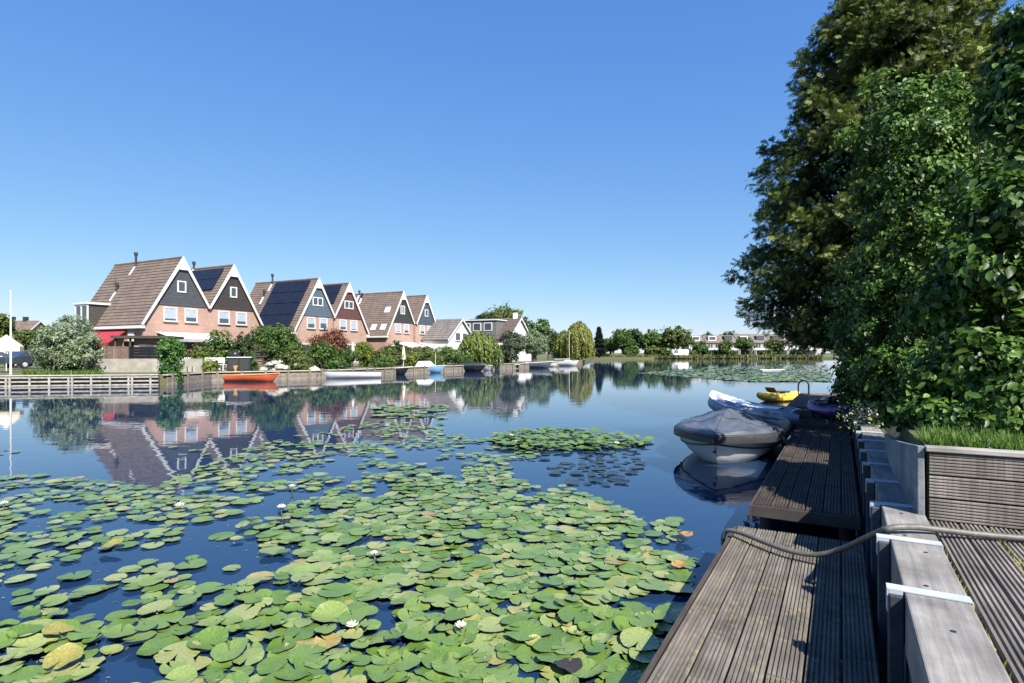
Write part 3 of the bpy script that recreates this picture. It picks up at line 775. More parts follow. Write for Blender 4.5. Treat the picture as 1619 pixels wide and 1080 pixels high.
def gable_house(label, apex, zr, hw, slope, ln, wallm, roofm, g=.5, name='house', chimney=True, rz=RA, wins=()):
    h = thing(name, label, 'house', (apex.x, apex.y, 0), rz)
    ez = zr - hw*slope
    MB().prism_y([(-hw + .3, g), (hw - .3, g), (hw - .3, ez + .3*slope - .15), (0, zr - .16), (-hw + .3, ez + .3*slope - .15)], 0, ln - .2).build('wall', wallm, h)
    for s in (-1, 1):
        rb, up = roof_slope(0, zr, s*hw, ez, -.3, ln, course=.5); rb.build('roof', roofm, h)
        d = Vector((s*hw, 0, -hw*slope)).normalized()
        q = [(0, zr + .03), (s*hw, ez + .03), (s*hw, ez - .25), (0, zr - .28)]
        MB().prism_y(q if s < 0 else q[::-1], -.34 - (.003 if s > 0 else 0), -.302).build('barge_board', WHITE, h)
    if chimney:
        c = MB().box(-.3, .3, .5, 1.1, zr - .3, zr + .9).build('chimney', wallm, h); MB().box(-.36, .36, .44, 1.16, zr + .9, zr + 1.0).build('chimney_cap', DARKM, c)
    for x0, x1, z0, z1, mu in wins: window(h, x0, x1, z0, z1, 0, mu)
    return h
WHITEW = mat('white render', (.66, .65, .63), (.6, .59, .57), rough=.8)
gable_house('white house with grey roof and balcony beyond the brown row', PD(729, 82), ZY(504, 82), 3.9, .80, 8.5, WHITEW, ROOFG, chimney=False, wins=((-1.6, -.2, 3.6, 4.8, 0), (.3, 1.7, 3.6, 4.8, 0)))
h8 = gable_house('white gabled house with wide dormer and chimney amid the trees', PD(822, 92), ZY(502.5, 92), 4.6, .78, 9.5, WHITEW, mat('dark brown roof tile', (.10, .075, .065), (.07, .055, .05), rough=.8), wins=((-1.2, 0, 3.4, 4.5, 0),))
dm = MB().box(-4.0, -.6, 2.2, 8.8, 4.6, 7.05).build('dormer', mat('grey dormer board', (.13, .13, .135), rough=.7), h8)
MB().box(-4.2, -.5, 2.0, 9.0, 7.05, 7.2).build('dormer_roof', WHITE, dm)
for a in (2.9, 4.9, 6.9):
    f = MB().box(-4.06, -4.002, a, a + 1.5, 5.4, 6.7).build('dormer_window', WHITE, dm)
    MB().box(-4.075, -4.062, a + .15, a + 1.35, 5.52, 6.58).build('dormer_pane', GLASS, dm)
hb2 = gable_house('distant brown roofed house with two chimneys at the left edge', PD(62, 120), ZY(507, 120), 4.2, .8, 9, BRICK, ROOF, name='distant_house', chimney=False, rz=R(90))
for y in (2.5, 5.2): MB().box(-.35, .35, y, y + .7, ZY(507, 120) - .3, ZY(507, 120) + .8).build('chimney', DARKM, hb2)

# terraced row on the far shore, each house its own
FY = 195.0
descr = ['with a brown roof and skylight beside the tree', 'with a grey roof and white dormer', 'with a brown roof and pale awning', 'with a brown roof behind a round tree', 'with a white porch roof',
         'with a white fascia under the conifer', 'with a pale porch near the bush', 'last one visible under the conifer branches']
for i in range(8):
    x = PD(1090, FY).x + i*5.5
    t = thing('terraced_house', 'far terraced house ' + descr[i], 'house', (x, FY + rnd.uniform(-.3, .3), .5), 0, 'terraced houses on the far shore')
    zr = 7.3 + (.5 if i in (3, 4, 5) else 0)
    MB().prism_x([(0, .0), (8, .0), (8, 5), (4, zr - .1), (0, 5)], 0, 5.45).build('wall', mat('greyish brick', (.30, .26, .22), (.24, .21, .18), rough=.85) if i % 3 else WHITEW, t)
    MB().prism_x([(-.4, 4.75), (4, zr), (8.4, 4.75), (8.4, 4.95), (4, zr + .22), (-.4, 4.95)], 0, 5.46).build('roof', ROOF if i % 2 else ROOFG, t)
    d = MB().box(1.2, 3.9, .7, 3.0, 5.6, 7.2).build('dormer', WHITE if i in (0, 1, 3) else DARKWOOD, t); MB().box(1.5, 3.6, .66, .698, 5.9, 6.9).build('dormer_pane', GLASS, d)
    window(t, .7, 2.5, 3.0, 4.5, 0, 1); window(t, 3.2, 4.9, 3.0, 4.5, 0, 1)
    MB().prism_x([(-1.9, 2.35), (-.05, 2.75), (-.05, 2.95), (-1.9, 2.75)], .05, 5.38).build('porch_roof', AWN if i in (0, 2, 4, 5, 6, 7) else mat('pale teal awning', (.35, .5, .52), rough=.7), t)
    MB().box(.5, 4.0, -.05, -.002, .1, 2.3).build('patio_door', GLASS, t)
    for px_ in (.15, 5.2): MB().box(px_, px_ + .12, -1.8, -1.68, 0, 2.36).build('post', WHITE, t)

# ------------------------------------------------------------------ trees and shrubs
def tree_trunk(parent, h, r, rng, limbs=5, spread=1.0, z0=0.0, lean=.0):
    b = MB(); pts = [(lean*u*u*h, .04*math.sin(u*5)*h*.2, z0 + h*u) for u in np.linspace(0, 1, 7)]
    b.tube(pts, [r*(1.25 - .95*u) for u in np.linspace(0, 1, 7)], 9)
    for k in range(limbs):
        u = .35 + .6*k/max(1, limbs-1); a = rng.random()*6.28 + k*2.4; q = Vector(pts[int(u*6)])
        e = spread*(.6 + .4*rng.random())
        b.tube([q, q + Vector((math.cos(a)*e*.45, math.sin(a)*e*.45, h*.10)), q + Vector((math.cos(a)*e, math.sin(a)*e, h*.24))], [r*.45, r*.28, r*.08], 6)
    return b.build('trunk', BARK, parent, smooth=True)
def lump(d, seed):
    """smooth bumpy factor on directions"""
    r = np.random.default_rng(seed); v = np.zeros(len(d))
    for k in range(7):
        w_ = nrmz(r.normal(0, 1, 3)); v += np.sin(d @ w_ * (3 + 5*r.random()) + r.random()*6.28)*(.5 + .5*r.random())
    return v/3.5
def crown_cloud(lobes, nc, npl, rng, seed, cr=.3, shell=.33, up=.3, hang=.3, bump=.22):
    """lobes: (x,y,z,rx,ry,rz). returns pos, normal, tip, tint of leaves gathered in clumps near the lobes' surface"""
    lobes = np.array(lobes, float); wts = (lobes[:, 3]*lobes[:, 5] + lobes[:, 3]*lobes[:, 4]); wts /= wts.sum()
    li = rng.choice(len(lobes), nc, p=wts); d = nrmz(rng.normal(0, 1, (nc, 3)))
    rr = rng.random(nc)**shell; rr = rr*(1 + bump*lump(d, seed))
    c = lobes[li, :3] + d*lobes[li, 3:6]*rr[:, None]
    ctint = rng.normal(.45, .16, nc) + .10*d[:, 2]
    ci = np.repeat(np.arange(nc), npl); n = nc*npl
    crs = cr*rng.uniform(.55, 1.35, nc)
    off = rng.normal(0, 1, (n, 3)); off = nrmz(off)*rng.random((n, 1))**.5*crs[ci][:, None]
    pos = c[ci] + off*np.array([1, 1, .8])
    nr = nrmz(d[ci]*.55 + nrmz(off)*.5 + rng.normal(0, .42, (n, 3)) + np.array([0, 0, up]))
    tip = nrmz(d[ci]*.4 + rng.normal(0, .6, (n, 3)) + np.array([0, 0, -hang]))
    tint = np.clip(ctint[ci] + rng.normal(0, .12, n), 0, 1)
    return pos, nr, tip, tint
def leafy(name, label, cat, loc, lobes, m, nc, npl, leaf, cr, seed, trunk=None, tv=LEAF_V, tf=LEAF_F, group=None, aspect=1.0, **kw):
    rng = np.random.default_rng(seed)
    t = thing(name, label, cat, loc, 0, group)
    pos, nr, tip, tint = crown_cloud(lobes, nc, npl, rng, seed, cr, **kw)
    pos[:, 2] = np.maximum(pos[:, 2], .02 + .1*rng.random(len(pos)))
    sz = leaf*rng.uniform(.6, 1.3, len(pos))
    scatter('crown', tv, tf, pos, nr, tip, np.c_[sz*aspect, sz, sz], tint, m, t)
    if trunk: tree_trunk(t, *trunk[:2], rng, **(trunk[2] if len(trunk) > 2 else {}))
    return t
G_MID = leafmat('mid green leaves', (.025, .055, .010), (.06, .12, .02), (.125, .195, .038))
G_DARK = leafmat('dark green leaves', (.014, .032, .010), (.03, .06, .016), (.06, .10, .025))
G_OLIVE = leafmat('olive green leaves', (.034, .055, .012), (.085, .12, .024), (.16, .19, .042))
G_SILV = leafmat('silvery willow leaves', (.075, .11, .048), (.18, .24, .125), (.32, .38, .245), rough=.6)
G_LIME = leafmat('yellow green leaves', (.05, .08, .012), (.13, .18, .025), (.24, .27, .05))
G_RED = leafmat('reddish leaves', (.06, .06, .015), (.13, .045, .025), (.24, .07, .04))
G_IVY = leafmat('ivy leaves', (.02, .06, .01), (.05, .14, .02), (.12, .25, .045))

# left bank
leafy('willow_bush', 'round silvery willow bush on the left bank', 'shrub', PD(107, 35.5, .6), [(0, 0, 1.75, 1.75, 1.5, 1.75), (-.5, 0, 1.2, 1.45, 1.3, 1.3), (.55, 0, 1.2, 1.4, 1.3, 1.25)], G_SILV, 520, 34, .20, .30, 11, (1.2, .12), tv=NARROW_V, tf=NARROW_F, aspect=1.6, up=.2, shell=.28, bump=.14)
leafy('ivy_column', 'bright green ivy tumbling over the quay corner into the water', 'climbing plant', PD(270, 34.6, 0), [(0, 0, 2.1, .78, .6, .75), (.05, -.1, 1.2, .62, .5, 1.0), (.1, -.2, .5, .6, .4, .6)], G_IVY, 260, 30, .13, .22, 12, (2.2, .08), shell=.3)
def bush(px, Y, wpx, ytop, m, label, seed, zb=.55, leaf=.17, nm='garden_shrub', dens=1.0, ry=1.0, cat='shrub'):
    hw = wpx/2*Y/F; zt = ZY(ytop, Y) - zb; rg = random.Random(seed)
    lob = [(0, 0, zt*.5, hw*.8, hw*.8*ry, zt*.47)]
    for k in range(5): lob.append((rg.uniform(-.55, .55)*hw, rg.uniform(-.4, .4)*hw, zt*rg.uniform(.3, .68), hw*rg.uniform(.36, .5), hw*.45*ry, zt*rg.uniform(.26, .34)))
    n = int(170*dens*max(.5, hw*zt/3))
    return leafy(nm, label, cat, PD(px, Y, zb), lob, m, n, 26, leaf, .22 + .05*hw, seed, (zt*.5, .06 + .02*hw), bump=.18)
bush(348, 46, 46, 520, G_MID, 'green shrub beside the white awning of the nearest house', 21)
bush(318, 43, 34, 540, G_OLIVE, 'low olive shrub among the terrace pots', 22)
bush(392, 47, 60, 522, G_DARK, 'dark green shrub behind the black barbecue', 23)
bush(438, 45, 92, 508, G_MID, 'broad green shrub above the orange rowboat', 24, dens=1.3)
bush(462, 43.5, 46, 545, G_OLIVE, 'yellowish bush hanging over the stone bank', 25)
bush(522, 52, 78, 520, G_RED, 'red leaved shrub between the second and third house pair', 26)
bush(505, 49.5, 60, 541, G_MID, 'green shrub in front of the red leaved one', 27)
bush(545, 49, 50, 549, G_MID, 'low green shrub right of the red leaved one', 28)
bush(578, 55, 46, 540, G_LIME, 'yellow green shrub beside the white folded parasol', 29)
bush(610, 54, 50, 546, G_OLIVE, 'olive shrub above the black open boat', 30)
bush(625, 60, 40, 540, G_DARK, 'dark shrub at the foot of the skylight house', 31)
bush(668, 62, 60, 545, G_OLIVE, 'clipped hedge shrub above the blue boat', 32)
bush(705, 66, 52, 545, G_MID, 'green shrub below the white balcony house', 33)
bush(648, 58, 28, 558, G_LIME, 'small yellow green shrub by the pale parasol', 34)
for k_, (px_, Y_, w_, yt_, m_, lb_) in enumerate(((478, 42.6, 44, 562, G_OLIVE, 'low olive plant hanging over the quay between stones and white boat'), (532, 45.6, 40, 567, G_MID, 'low green plant at the quay behind the long white boat'), (604, 50.2, 44, 564, G_MID, 'low green plant at the quay behind the black open boat'),
        (690, 57.4, 40, 562, G_OLIVE, 'low olive plant at the quay behind the blue boat canopy'), (733, 61, 40, 556, G_MID, 'green plant at the quay left of the weeping willow'), (334, 39.4, 26, 568, G_LIME, 'small lime plant at the quay right of the white bench'), (395, 40.6, 26, 562, G_MID, 'small green plant beside the black barbecue'))):
    bush(px_, Y_, w_, yt_, m_, lb_, 300 + k_, zb=.42, leaf=.14)
bush(808, 74, 42, 519, leafmat('dull willow leaves', (.03, .05, .025), (.07, .095, .05), (.13, .16, .09)), 'dull grey green tree left of the pollard willow', 35, nm='broad_tree', cat='tree', leaf=.22)
leafy('pollard_willow', 'round silvery pollard willow on the quay', 'tree', PD(845, 80, .5), [(0, 0, 2.9, 2.0, 1.9, 1.75), (-.6, 0, 2.4, 1.5, 1.4, 1.3), (.7, 0, 2.5, 1.4, 1.3, 1.3)], G_SILV, 300, 28, .30, .4, 36, (2.2, .3), tv=NARROW_V, tf=NARROW_F, aspect=1.5, bump=.12)

def weeping(label, loc, r, h, low, m, seed, strands=240, lv=.34):
    rng = np.random.default_rng(seed); t = thing('weeping_willow', label, 'tree', loc)
    P_, Nn, T_, C_ = [], [], [], []
    for k in range(strands):
        a = rng.random()*6.28; q = rng.random()**.6*r*(1 + .15*math.sin(a*3 + seed)); zt = h*(1 - .42*(q/r)**2.2)*(.93 + .1*rng.random())
        zb = low + rng.random()**2*(zt - low)*.6; n = int((zt - zb)/.13) + 3; sw = rng.normal(0, .12, 2); tn = rng.normal(.45, .17)
        for j in range(n):
            u = j/n; out = 1 + .10*math.sin(min(1, u*3)*1.57)
            P_.append((math.cos(a)*q*out + sw[0]*u + rng.normal(0, .05), math.sin(a)*q*out + sw[1]*u + rng.normal(0, .05), zt - u*(zt - zb)))
            Nn.append((math.cos(a) + rng.normal(0, .6), math.sin(a) + rng.normal(0, .6), .35*(1-u) + rng.normal(0, .3)))
            T_.append((rng.normal(0, .35), rng.normal(0, .35), -1)); C_.append(tn + .25*(1-u)*.6 + rng.normal(0, .1))
    n = len(P_); sz = lv*rng.uniform(.7, 1.3, n)
    scatter('crown', NARROW_V, NARROW_F, P_, nrmz(np.array(Nn)), nrmz(np.array(T_)), np.c_[sz*2.0, sz, sz], np.array(C_), m, t)
    tree_trunk(t, h*.7, r*.07, rng, spread=r*.5)
    return t
G_WEEP = leafmat('weeping willow leaves', (.045, .075, .012), (.11, .155, .03), (.20, .235, .05))
G_WEEP2 = leafmat('golden willow leaves', (.05, .075, .015), (.15, .17, .03), (.30, .27, .06))
weeping('green weeping willow trailing over the water left of the white gable', PD(757, 64, .4), 2.35, 4.0, .15, G_WEEP, 41, 330)
weeping('golden weeping willow right of the white sailboat', PD(915, 106, .5), 2.7, 7.3, .4, G_WEEP2, 42, 330, .45)
weeping('grey green weeping willow behind the white sailboat', PD(892, 112, .5), 2.0, 5.9, .4, G_WEEP, 43, 200, .45)

def broad(px, Y, wpx, ytop, m, label, seed, zb=.55, ybot=None, nm='broad_tree', leaf=.5, dens=1.0, group=None):
    hw = wpx/2*Y/F; zt = ZY(ytop, Y) - zb; c0 = zt*.22; rg = random.Random(seed)
    mid = (zt + c0)/2; hz = (zt - c0)/2
    lob = [(0, 0, mid, hw*.75, hw*.7, hz*.92)]
    for k in range(7):
        a = k*.9 + rg.random(); lob.append((math.cos(a)*hw*.5, math.sin(a)*hw*.45, mid + rg.uniform(-.5, .42)*hz, hw*rg.uniform(.36, .5), hw*.42, hz*rg.uniform(.32, .46)))
    return leafy(nm, label, 'tree', PD(px, Y, zb), lob, m, int(230*dens), 24, leaf, .10*hw + .35, seed, (zt*.75, .05*zt, dict(spread=hw*.7)), bump=.2, group=group)
broad(795, 118, 84, 477, G_OLIVE, 'big olive green tree behind the white gabled house', 51, dens=1.3)
broad(845, 122, 54, 500, G_MID, 'green tree right of the white gable', 52)
broad(868, 125, 34, 520, G_DARK, 'dark green tree behind the pollard willow', 53)
broad(770, 112, 40, 492, G_DARK, 'dark tree peeking left of the big olive tree', 54)
broad(985, 188, 34, 519, G_MID, 'round green tree on the far shore next to the pine', 55, leaf=.7)
broad(1002, 192, 40, 519, G_DARK, 'dark green round tree on the far shore', 56, leaf=.7)
broad(1030, 190, 42, 520, G_MID, 'second round green tree on the far shore', 57, leaf=.7)
broad(1072, 186, 52, 514, G_OLIVE, 'broad olive tree left of the terraced houses', 58, leaf=.7, dens=1.2)
broad(1048, 196, 40, 523, G_DARK, 'dark tree between the far round trees', 59, leaf=.7)
broad(965, 196, 34, 533, G_OLIVE, 'low tree behind the pine on the far shore', 60, leaf=.7)
broad(1146, 183, 24, 536, G_OLIVE, 'small round tree before the terraced houses', 61, leaf=.5, dens=.6)
broad(1178, 184, 36, 531, G_MID, 'wide small tree before the terraced houses', 62, leaf=.5, dens=.7)
broad(1155, 225, 44, 523, G_DARK, 'dark tree rising behind the terraced roofs', 63, leaf=.8)
broad(1118, 228, 30, 527, G_DARK, 'dark tree top behind the left terraced roofs', 64, leaf=.8)
broad(1108, 185, 26, 538, G_MID, 'small green tree before the first far terraced house', 68, leaf=.5, dens=.5)
broad(1225, 186, 34, 534, G_OLIVE, 'olive tree before the right end of the terraced houses', 69, leaf=.5, dens=.6)
broad(2, 78, 44, 489, G_OLIVE, 'olive tree at the left edge behind the parasol', 65, leaf=.35)
broad(42, 84, 50, 519, G_OLIVE, 'low olive tree beside the willow bush', 66, leaf=.35)
broad(78, 95, 40, 514, G_MID, 'green tree behind the willow bush', 67, leaf=.4)
def conifer(label, px, Y, wpx, ytop, m, seed, zb=.5):
    rng = np.random.default_rng(seed); h = ZY(ytop, Y) - zb; hw = wpx/2*Y/F; t = thing('pine_tree', label, 'tree', PD(px, Y, zb))
    n = 5200; u = rng.random(n)**.7; a = rng.random(n)*6.28; z = h*(1-u)*.92 + .6
    lay = .72 + .28*np.sin(z*4.5 + a*.7); rr = hw*u*lay*rng.random(n)**.3
    pos = np.c_[np.cos(a)*rr, np.sin(a)*rr, z + rng.normal(0, .1, n)]
    out = np.c_[np.cos(a), np.sin(a), np.full(n, -.25)]
    nr = nrmz(np.c_[rng.normal(0, .3, n), rng.normal(0, .3, n), np.ones(n)])
    scatter('crown', LEAF_V, LEAF_F, pos, nr, nrmz(out + rng.normal(0, .3, (n, 3))), .6*rng.uniform(.6, 1.2, n), rng.normal(.45, .2, n), m, t)
    tree_trunk(t, h*.9, h*.025, rng, limbs=0)
conifer('dark blue green pine on the far grass bank', 947, 160, 30, 516, leafmat('pine needles', (.012, .025, .016), (.025, .045, .03), (.05, .075, .045)), 71)

# reeds and undergrowth on the far shore
def f_reed(r):
    px = r.uniform(930, 1300); Y = r.uniform(181, 184); return PD(px, Y, .2)
blades('reeds', 'strip of reeds and low growth along the far shore', 5000, f_reed, 1.3, leafmat('reed leaves', (.06, .08, .02), (.13, .15, .04), (.22, .21, .08)), 'reeds', 5, wd=.35)
rngb = random.Random(5)
fb = ['left of the white van', 'right of the white van', 'before the first far terraced house', 'before the third far terraced house', 'near the far landing stage', 'under the hanging conifer tip', 'at the foot of the far round trees', 'below the broad olive tree on the far shore']
for i, (px, yt) in enumerate(((1050, 549), (1096, 553), (1122, 553), (1150, 551), (1215, 553), (1262, 552), (1000, 546), (1030, 545))):
    bush(px, 184 + i % 3, 30, yt, (G_MID, G_OLIVE, G_DARK)[i % 3], 'low bush on the far shore ' + fb[i], 80 + i, leaf=.5, dens=.25)

# ---- the big conifer overhanging the jetty
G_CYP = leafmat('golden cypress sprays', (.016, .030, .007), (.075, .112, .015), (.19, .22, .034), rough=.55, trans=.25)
cyp = thing('cypress_tree', 'tall dark yellow green cypress overhanging the jetty', 'tree', PD(1412, 15, 1.0))
rng = np.random.default_rng(101)
prof_y = [(-170, 1420), (-90, 1340), (0, 1285), (40, 1262), (150, 1232), (220, 1194), (290, 1180), (350, 1170), (450, 1160), (500, 1174), (535, 1225), (556, 1300)]
zs = np.array([ZY(y, 14.3) - 1.0 for y, _ in prof_y])[::-1]; rads = np.array([(1412 - x)/F*14.6*.93 for _, x in prof_y])[::-1]
pos, nrm, tip, tnt = [], [], [], []
nb = 1950
for k in range(nb):
    z = zs[0] + (zs[-1] - zs[0])*rng.random()
    while rng.random() > .25 + .75*np.interp(z, zs, rads)/rads.max(): z = zs[0] + (zs[-1] - zs[0])*rng.random()
    a = rng.random()*2*math.pi
    if math.sin(a) > .55 and rng.random() < .6: a = -a
    rad = np.interp(z, zs, rads)*(1 + .07*math.sin(a*5 + z*2.1) + .05*math.sin(a*9 - z*3.3))
    depth = rng.random()**.45
    L = rng.uniform(.5, 1.1)
    o = np.array([math.cos(a), math.sin(a), 0.0])
    r_out = max(.2, rad*(.45 + .55*depth)); tipp = o*r_out + np.array([0, 0, z])
    base = o*max(.05, r_out - L) + np.array([0, 0, z - .10*L + rng.normal(0, .1)])
    nsp = int(44*L); bt = rng.normal(.40, .17)
    u = rng.random(nsp)**.65
    pp = base + (tipp - base)*u[:, None] + rng.normal(0, 1, (nsp, 3))*np.array([.13, .13, .12])*(1.2 - .7*u[:, None])*(.6 + .5*L)
    pp[:, 2] -= .10*u*u
    pos.append(pp); tip.append(nrmz(o*.9 + rng.normal(0, .55, (nsp, 3)) + np.array([0, 0, -.05])))
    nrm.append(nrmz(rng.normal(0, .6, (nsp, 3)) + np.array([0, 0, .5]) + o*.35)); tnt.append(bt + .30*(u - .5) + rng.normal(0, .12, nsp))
pos, nrm, tip, tnt = map(np.concatenate, (pos, nrm, tip, tnt))
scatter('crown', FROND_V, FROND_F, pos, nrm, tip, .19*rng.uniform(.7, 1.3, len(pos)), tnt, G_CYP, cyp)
n = 14000     # inner foliage closing gaps; the crown's interior shade put into its dark tint
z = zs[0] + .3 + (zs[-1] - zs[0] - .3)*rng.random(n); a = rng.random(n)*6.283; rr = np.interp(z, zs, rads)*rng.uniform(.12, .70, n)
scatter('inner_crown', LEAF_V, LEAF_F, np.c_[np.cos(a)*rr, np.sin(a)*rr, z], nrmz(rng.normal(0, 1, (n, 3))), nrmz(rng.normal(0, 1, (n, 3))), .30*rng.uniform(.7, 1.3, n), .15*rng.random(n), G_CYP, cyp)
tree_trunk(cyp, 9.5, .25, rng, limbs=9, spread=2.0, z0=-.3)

# ---- broadleaf shrubs on the bank
G_PEAR = leafmat('glossy shrub leaves', (.014, .036, .006), (.06, .125, .018), (.15, .25, .05), rough=.46, trans=.32, spec=.35)
def glossy(label, loc, lobes, nc, npl, seed, leaf=.085, cr=.22, m=G_PEAR, th=2.0):
    t = leafy('glossy_shrub', label, 'shrub', loc, lobes, m, nc, npl, leaf, cr, seed, None, OVAL_V, OVAL_F, shell=.40, up=.25, hang=.8, bump=.24)
    rg = random.Random(seed); b = MB()
    for k in range(9):
        lo_ = lobes[k % len(lobes)]; e = Vector((lo_[0] + rg.uniform(-.6, .6)*lo_[3], lo_[1] + rg.uniform(-.6, .6)*lo_[4], lo_[2] + rg.uniform(-.2, .6)*lo_[5]))
        b.tube([(rg.uniform(-.15, .15), rg.uniform(-.15, .15), -.15), e*.45 + Vector((rg.uniform(-.2, .2), rg.uniform(-.2, .2), .1)), e], [.05, .03, .008], 6)
    b.build('branch', BARK, t, smooth=True)
    return t
def lob(px, Y, py, rx, rz, ry=None, base=None):
    p = PD(px, Y, ZY(py, Y)) - base; return (p.x, p.y, p.z, rx, ry or rx, rz)
bA = PD(1500, 8.6, 1.2)
glossy('tall glossy leaved shrub in the middle of the bank', bA, [lob(1455, 8.8, 290, 1.1, 1.35, base=bA), lob(1500, 8.6, 440, 1.3, 1.3, base=bA), lob(1400, 9.0, 500, .75, .9, base=bA), lob(1440, 8.5, 590, .85, .65, base=bA), lob(1540, 9.0, 210, 1.0, 1.0, base=bA), lob(1425, 8.8, 205, .8, .85, base=bA)], 640, 44, 111)
bB = PD(1640, 5.2, 1.2)
glossy('near glossy leaved shrub at the right edge, above the raised bed', bB, [lob(1640, 5.4, 160, .45, .5, base=bB), lob(1655, 5.4, 70, .42, .45, base=bB), lob(1615, 5.3, 320, .48, .55, base=bB), lob(1640, 5.1, 480, .5, .5, base=bB), lob(1570, 4.9, 555, .38, .38, base=bB), lob(1515, 5.05, 600, .34, .30, base=bB),
    lob(1590, 4.75, 620, .34, .24, base=bB), lob(1660, 4.7, 610, .38, .28, base=bB), lob(1500, 5.3, 490, .30, .34, base=bB), lob(1690, 5.2, 300, .45, .7, base=bB), lob(1560, 5.0, 420, .32, .36, base=bB), lob(1600, 4.9, 330, .3, .3, base=bB), lob(1705, 5.2, 385, .45, .42, base=bB), lob(1645, 5.6, 430, .38, .38, base=bB)], 960, 40, 112, .082, .17)
bC = PD(1420, 9.6, .9)
glossy('low spreading shrub hanging over the edge beam', bC, [lob(1385, 9.0, 640, .42, .34, base=bC), lob(1425, 8.6, 622, .55, .42, base=bC), lob(1350, 11, 600, .5, .7, base=bC), lob(1370, 12, 540, .8, 1.0, base=bC)], 260, 40, 113, .075, .16)
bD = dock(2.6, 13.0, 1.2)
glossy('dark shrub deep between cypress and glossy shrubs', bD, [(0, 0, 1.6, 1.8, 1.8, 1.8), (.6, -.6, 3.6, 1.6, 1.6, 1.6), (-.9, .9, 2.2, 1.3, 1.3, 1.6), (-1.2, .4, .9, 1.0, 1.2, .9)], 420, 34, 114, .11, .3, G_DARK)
bE = PD(1356, 9.9, .8)
pf = np.random.default_rng(9); n = 420
fl = thing('flowering_shrub', 'small pale pink flowering shrub at the edge beam', 'shrub', PD(1372, 8.6, .8))
pos = pf.normal(0, 1, (n, 3))*np.array([.16, .2, .09]) + np.array([0, 0, .16])
scatter('blossom', OVAL_V, OVAL_F, pos, nrmz(pf.normal(0, .5, (n, 3)) + np.array([.2, -.5, .6])), nrmz(pf.normal(0, 1, (n, 3))), .045*pf.uniform(.6, 1.2, n), pf.random(n), leafmat('pale blossom', (.38, .32, .30), (.52, .47, .44), (.68, .63, .6)), fl)
scatter('crown', OVAL_V, OVAL_F, pf.normal(0, 1, (n, 3))*np.array([.18, .22, .12]) + np.array([0, 0, .1]), nrmz(pf.normal(0, .5, (n, 3)) + np.array([0, 0, .6])), nrmz(pf.normal(0, 1, (n, 3))), .06*pf.uniform(.6, 1.2, n), pf.random(n), G_PEAR, fl)
bG = PD(1560, 5.0, 1.2)
glossy('low leafy fringe right behind the raised bed grass', bG, [lob(1448, 5.2, 648, .24, .20, base=bG), lob(1495, 4.85, 664, .24, .15, base=bG), lob(1545, 4.75, 668, .25, .14, base=bG), lob(1600, 4.65, 668, .26, .14, base=bG), lob(1670, 4.55, 665, .26, .15, base=bG)], 280, 30, 117, .066, .11)

# ------------------------------------------------------------------ left quay, garden and boats along it
G_W = mat('weathered white rail', (.36, .34, .30), (.2, .19, .165), scale=5, rough=.8)
def seg_frame(a, c): d = c - a; return d.length, math.atan2(d.y, d.x)
a0, a1 = Vector((-34, 30.25, 0)), Vector((-20.6, 33.15, 0)); ln, an = seg_frame(a0, a1)
q = thing('quay_fence', 'pale timber quay fence with posts and rails at the left waterline', 'fence', a0, an)
MB().box(0, ln, .12, .2, -.6, .60).build('backing_board', mat('dark quay board', (.10, .09, .075), (.06, .055, .045), scale=3, rough=.9), q)
for k, z in enumerate((.02, .24, .46)): MB().box(0, ln, -.02 - .001*k, .05, z, z + .085).build('rail', G_W, q)
MB().box(0, ln, -.05, .22, .60, .655).build('cap_rail', mat('quay cap', (.42, .39, .33), (.3, .28, .23), rough=.85), q)
x = .2; k = 0
while x < ln:
    MB().box(x, x + .10, -.075, -.022, -.6, .56).build('post', G_W, q); x += (.95, .95, .95, .18)[k % 4]; k += 1
WALLC = mat('old concrete', (.30, .28, .24), (.2, .19, .16), scale=2, rough=.9)
gw = MB().box(0, 7.2, 0, .25, 0, .95).build('garden_wall', WALLC); place(gw, PD(140, 38.2, .55), R(7)); tag(gw, 'low grey concrete garden wall behind the grass bank', 'wall')
bf = thing('black_fence', 'glossy black fence panel on the concrete wall', 'fence', PD(204, 39.6, 1.3), R(7))
for k in range(5): MB().box(.0, 2.5, 0, .03, .02 + k*.2, .21 + k*.2).build('board', mat('black fence board', (.015, .016, .02), rough=.25), bf)
for x in (0, 1.22, 2.44): MB().box(x, x + .07, .031, .1, -.3, 1.08).build('post', DARKWOOD, bf)
wf = thing('brown_fence', 'brown upright board fence left of the black panel', 'fence', PD(158, 39.8, 1.2), R(7))
for k in range(12): MB().box(k*.17, k*.17 + .15, 0, .025, 0, 1.15 + .03*(k % 2)).build('board', mat('brown fence board', (.16, .11, .085), (.10, .07, .055), rough=.85, objvar=.3), wf)
MB().box(0, 2.0, .026, .06, .25, .33).build('rail', DARKWOOD, wf); MB().box(0, 2.0, .026, .06, .85, .93).build('rail', DARKWOOD, wf)
sh = thing('garden_shed', 'small flat roofed garden shed beside the nearest house', 'shed', PD(184, 43, .6), R(10))
MB().box(1.2, 3.5, 0, 2.2, 0, 2.4).build('wall', brickmat('brown brick', (.34, .2, .14), (.28, .16, .11), (.3, .25, .2)), sh)
MB().box(-.2, 3.8, -.5, 2.5, 2.4, 2.6).build('roof', DARKWOOD, sh)
for x in (0, 1.0): MB().box(x, x + .12, -.3, -.18, 0, 2.4).build('post', DARKWOOD, sh)
MB().box(1.6, 2.6, -.05, -.002, 1.2, 2.0).build('window', GLASS, sh)
MB().box(.1, 1.1, .9, .95, 0, 2.2).build('door', DARKWOOD, sh)
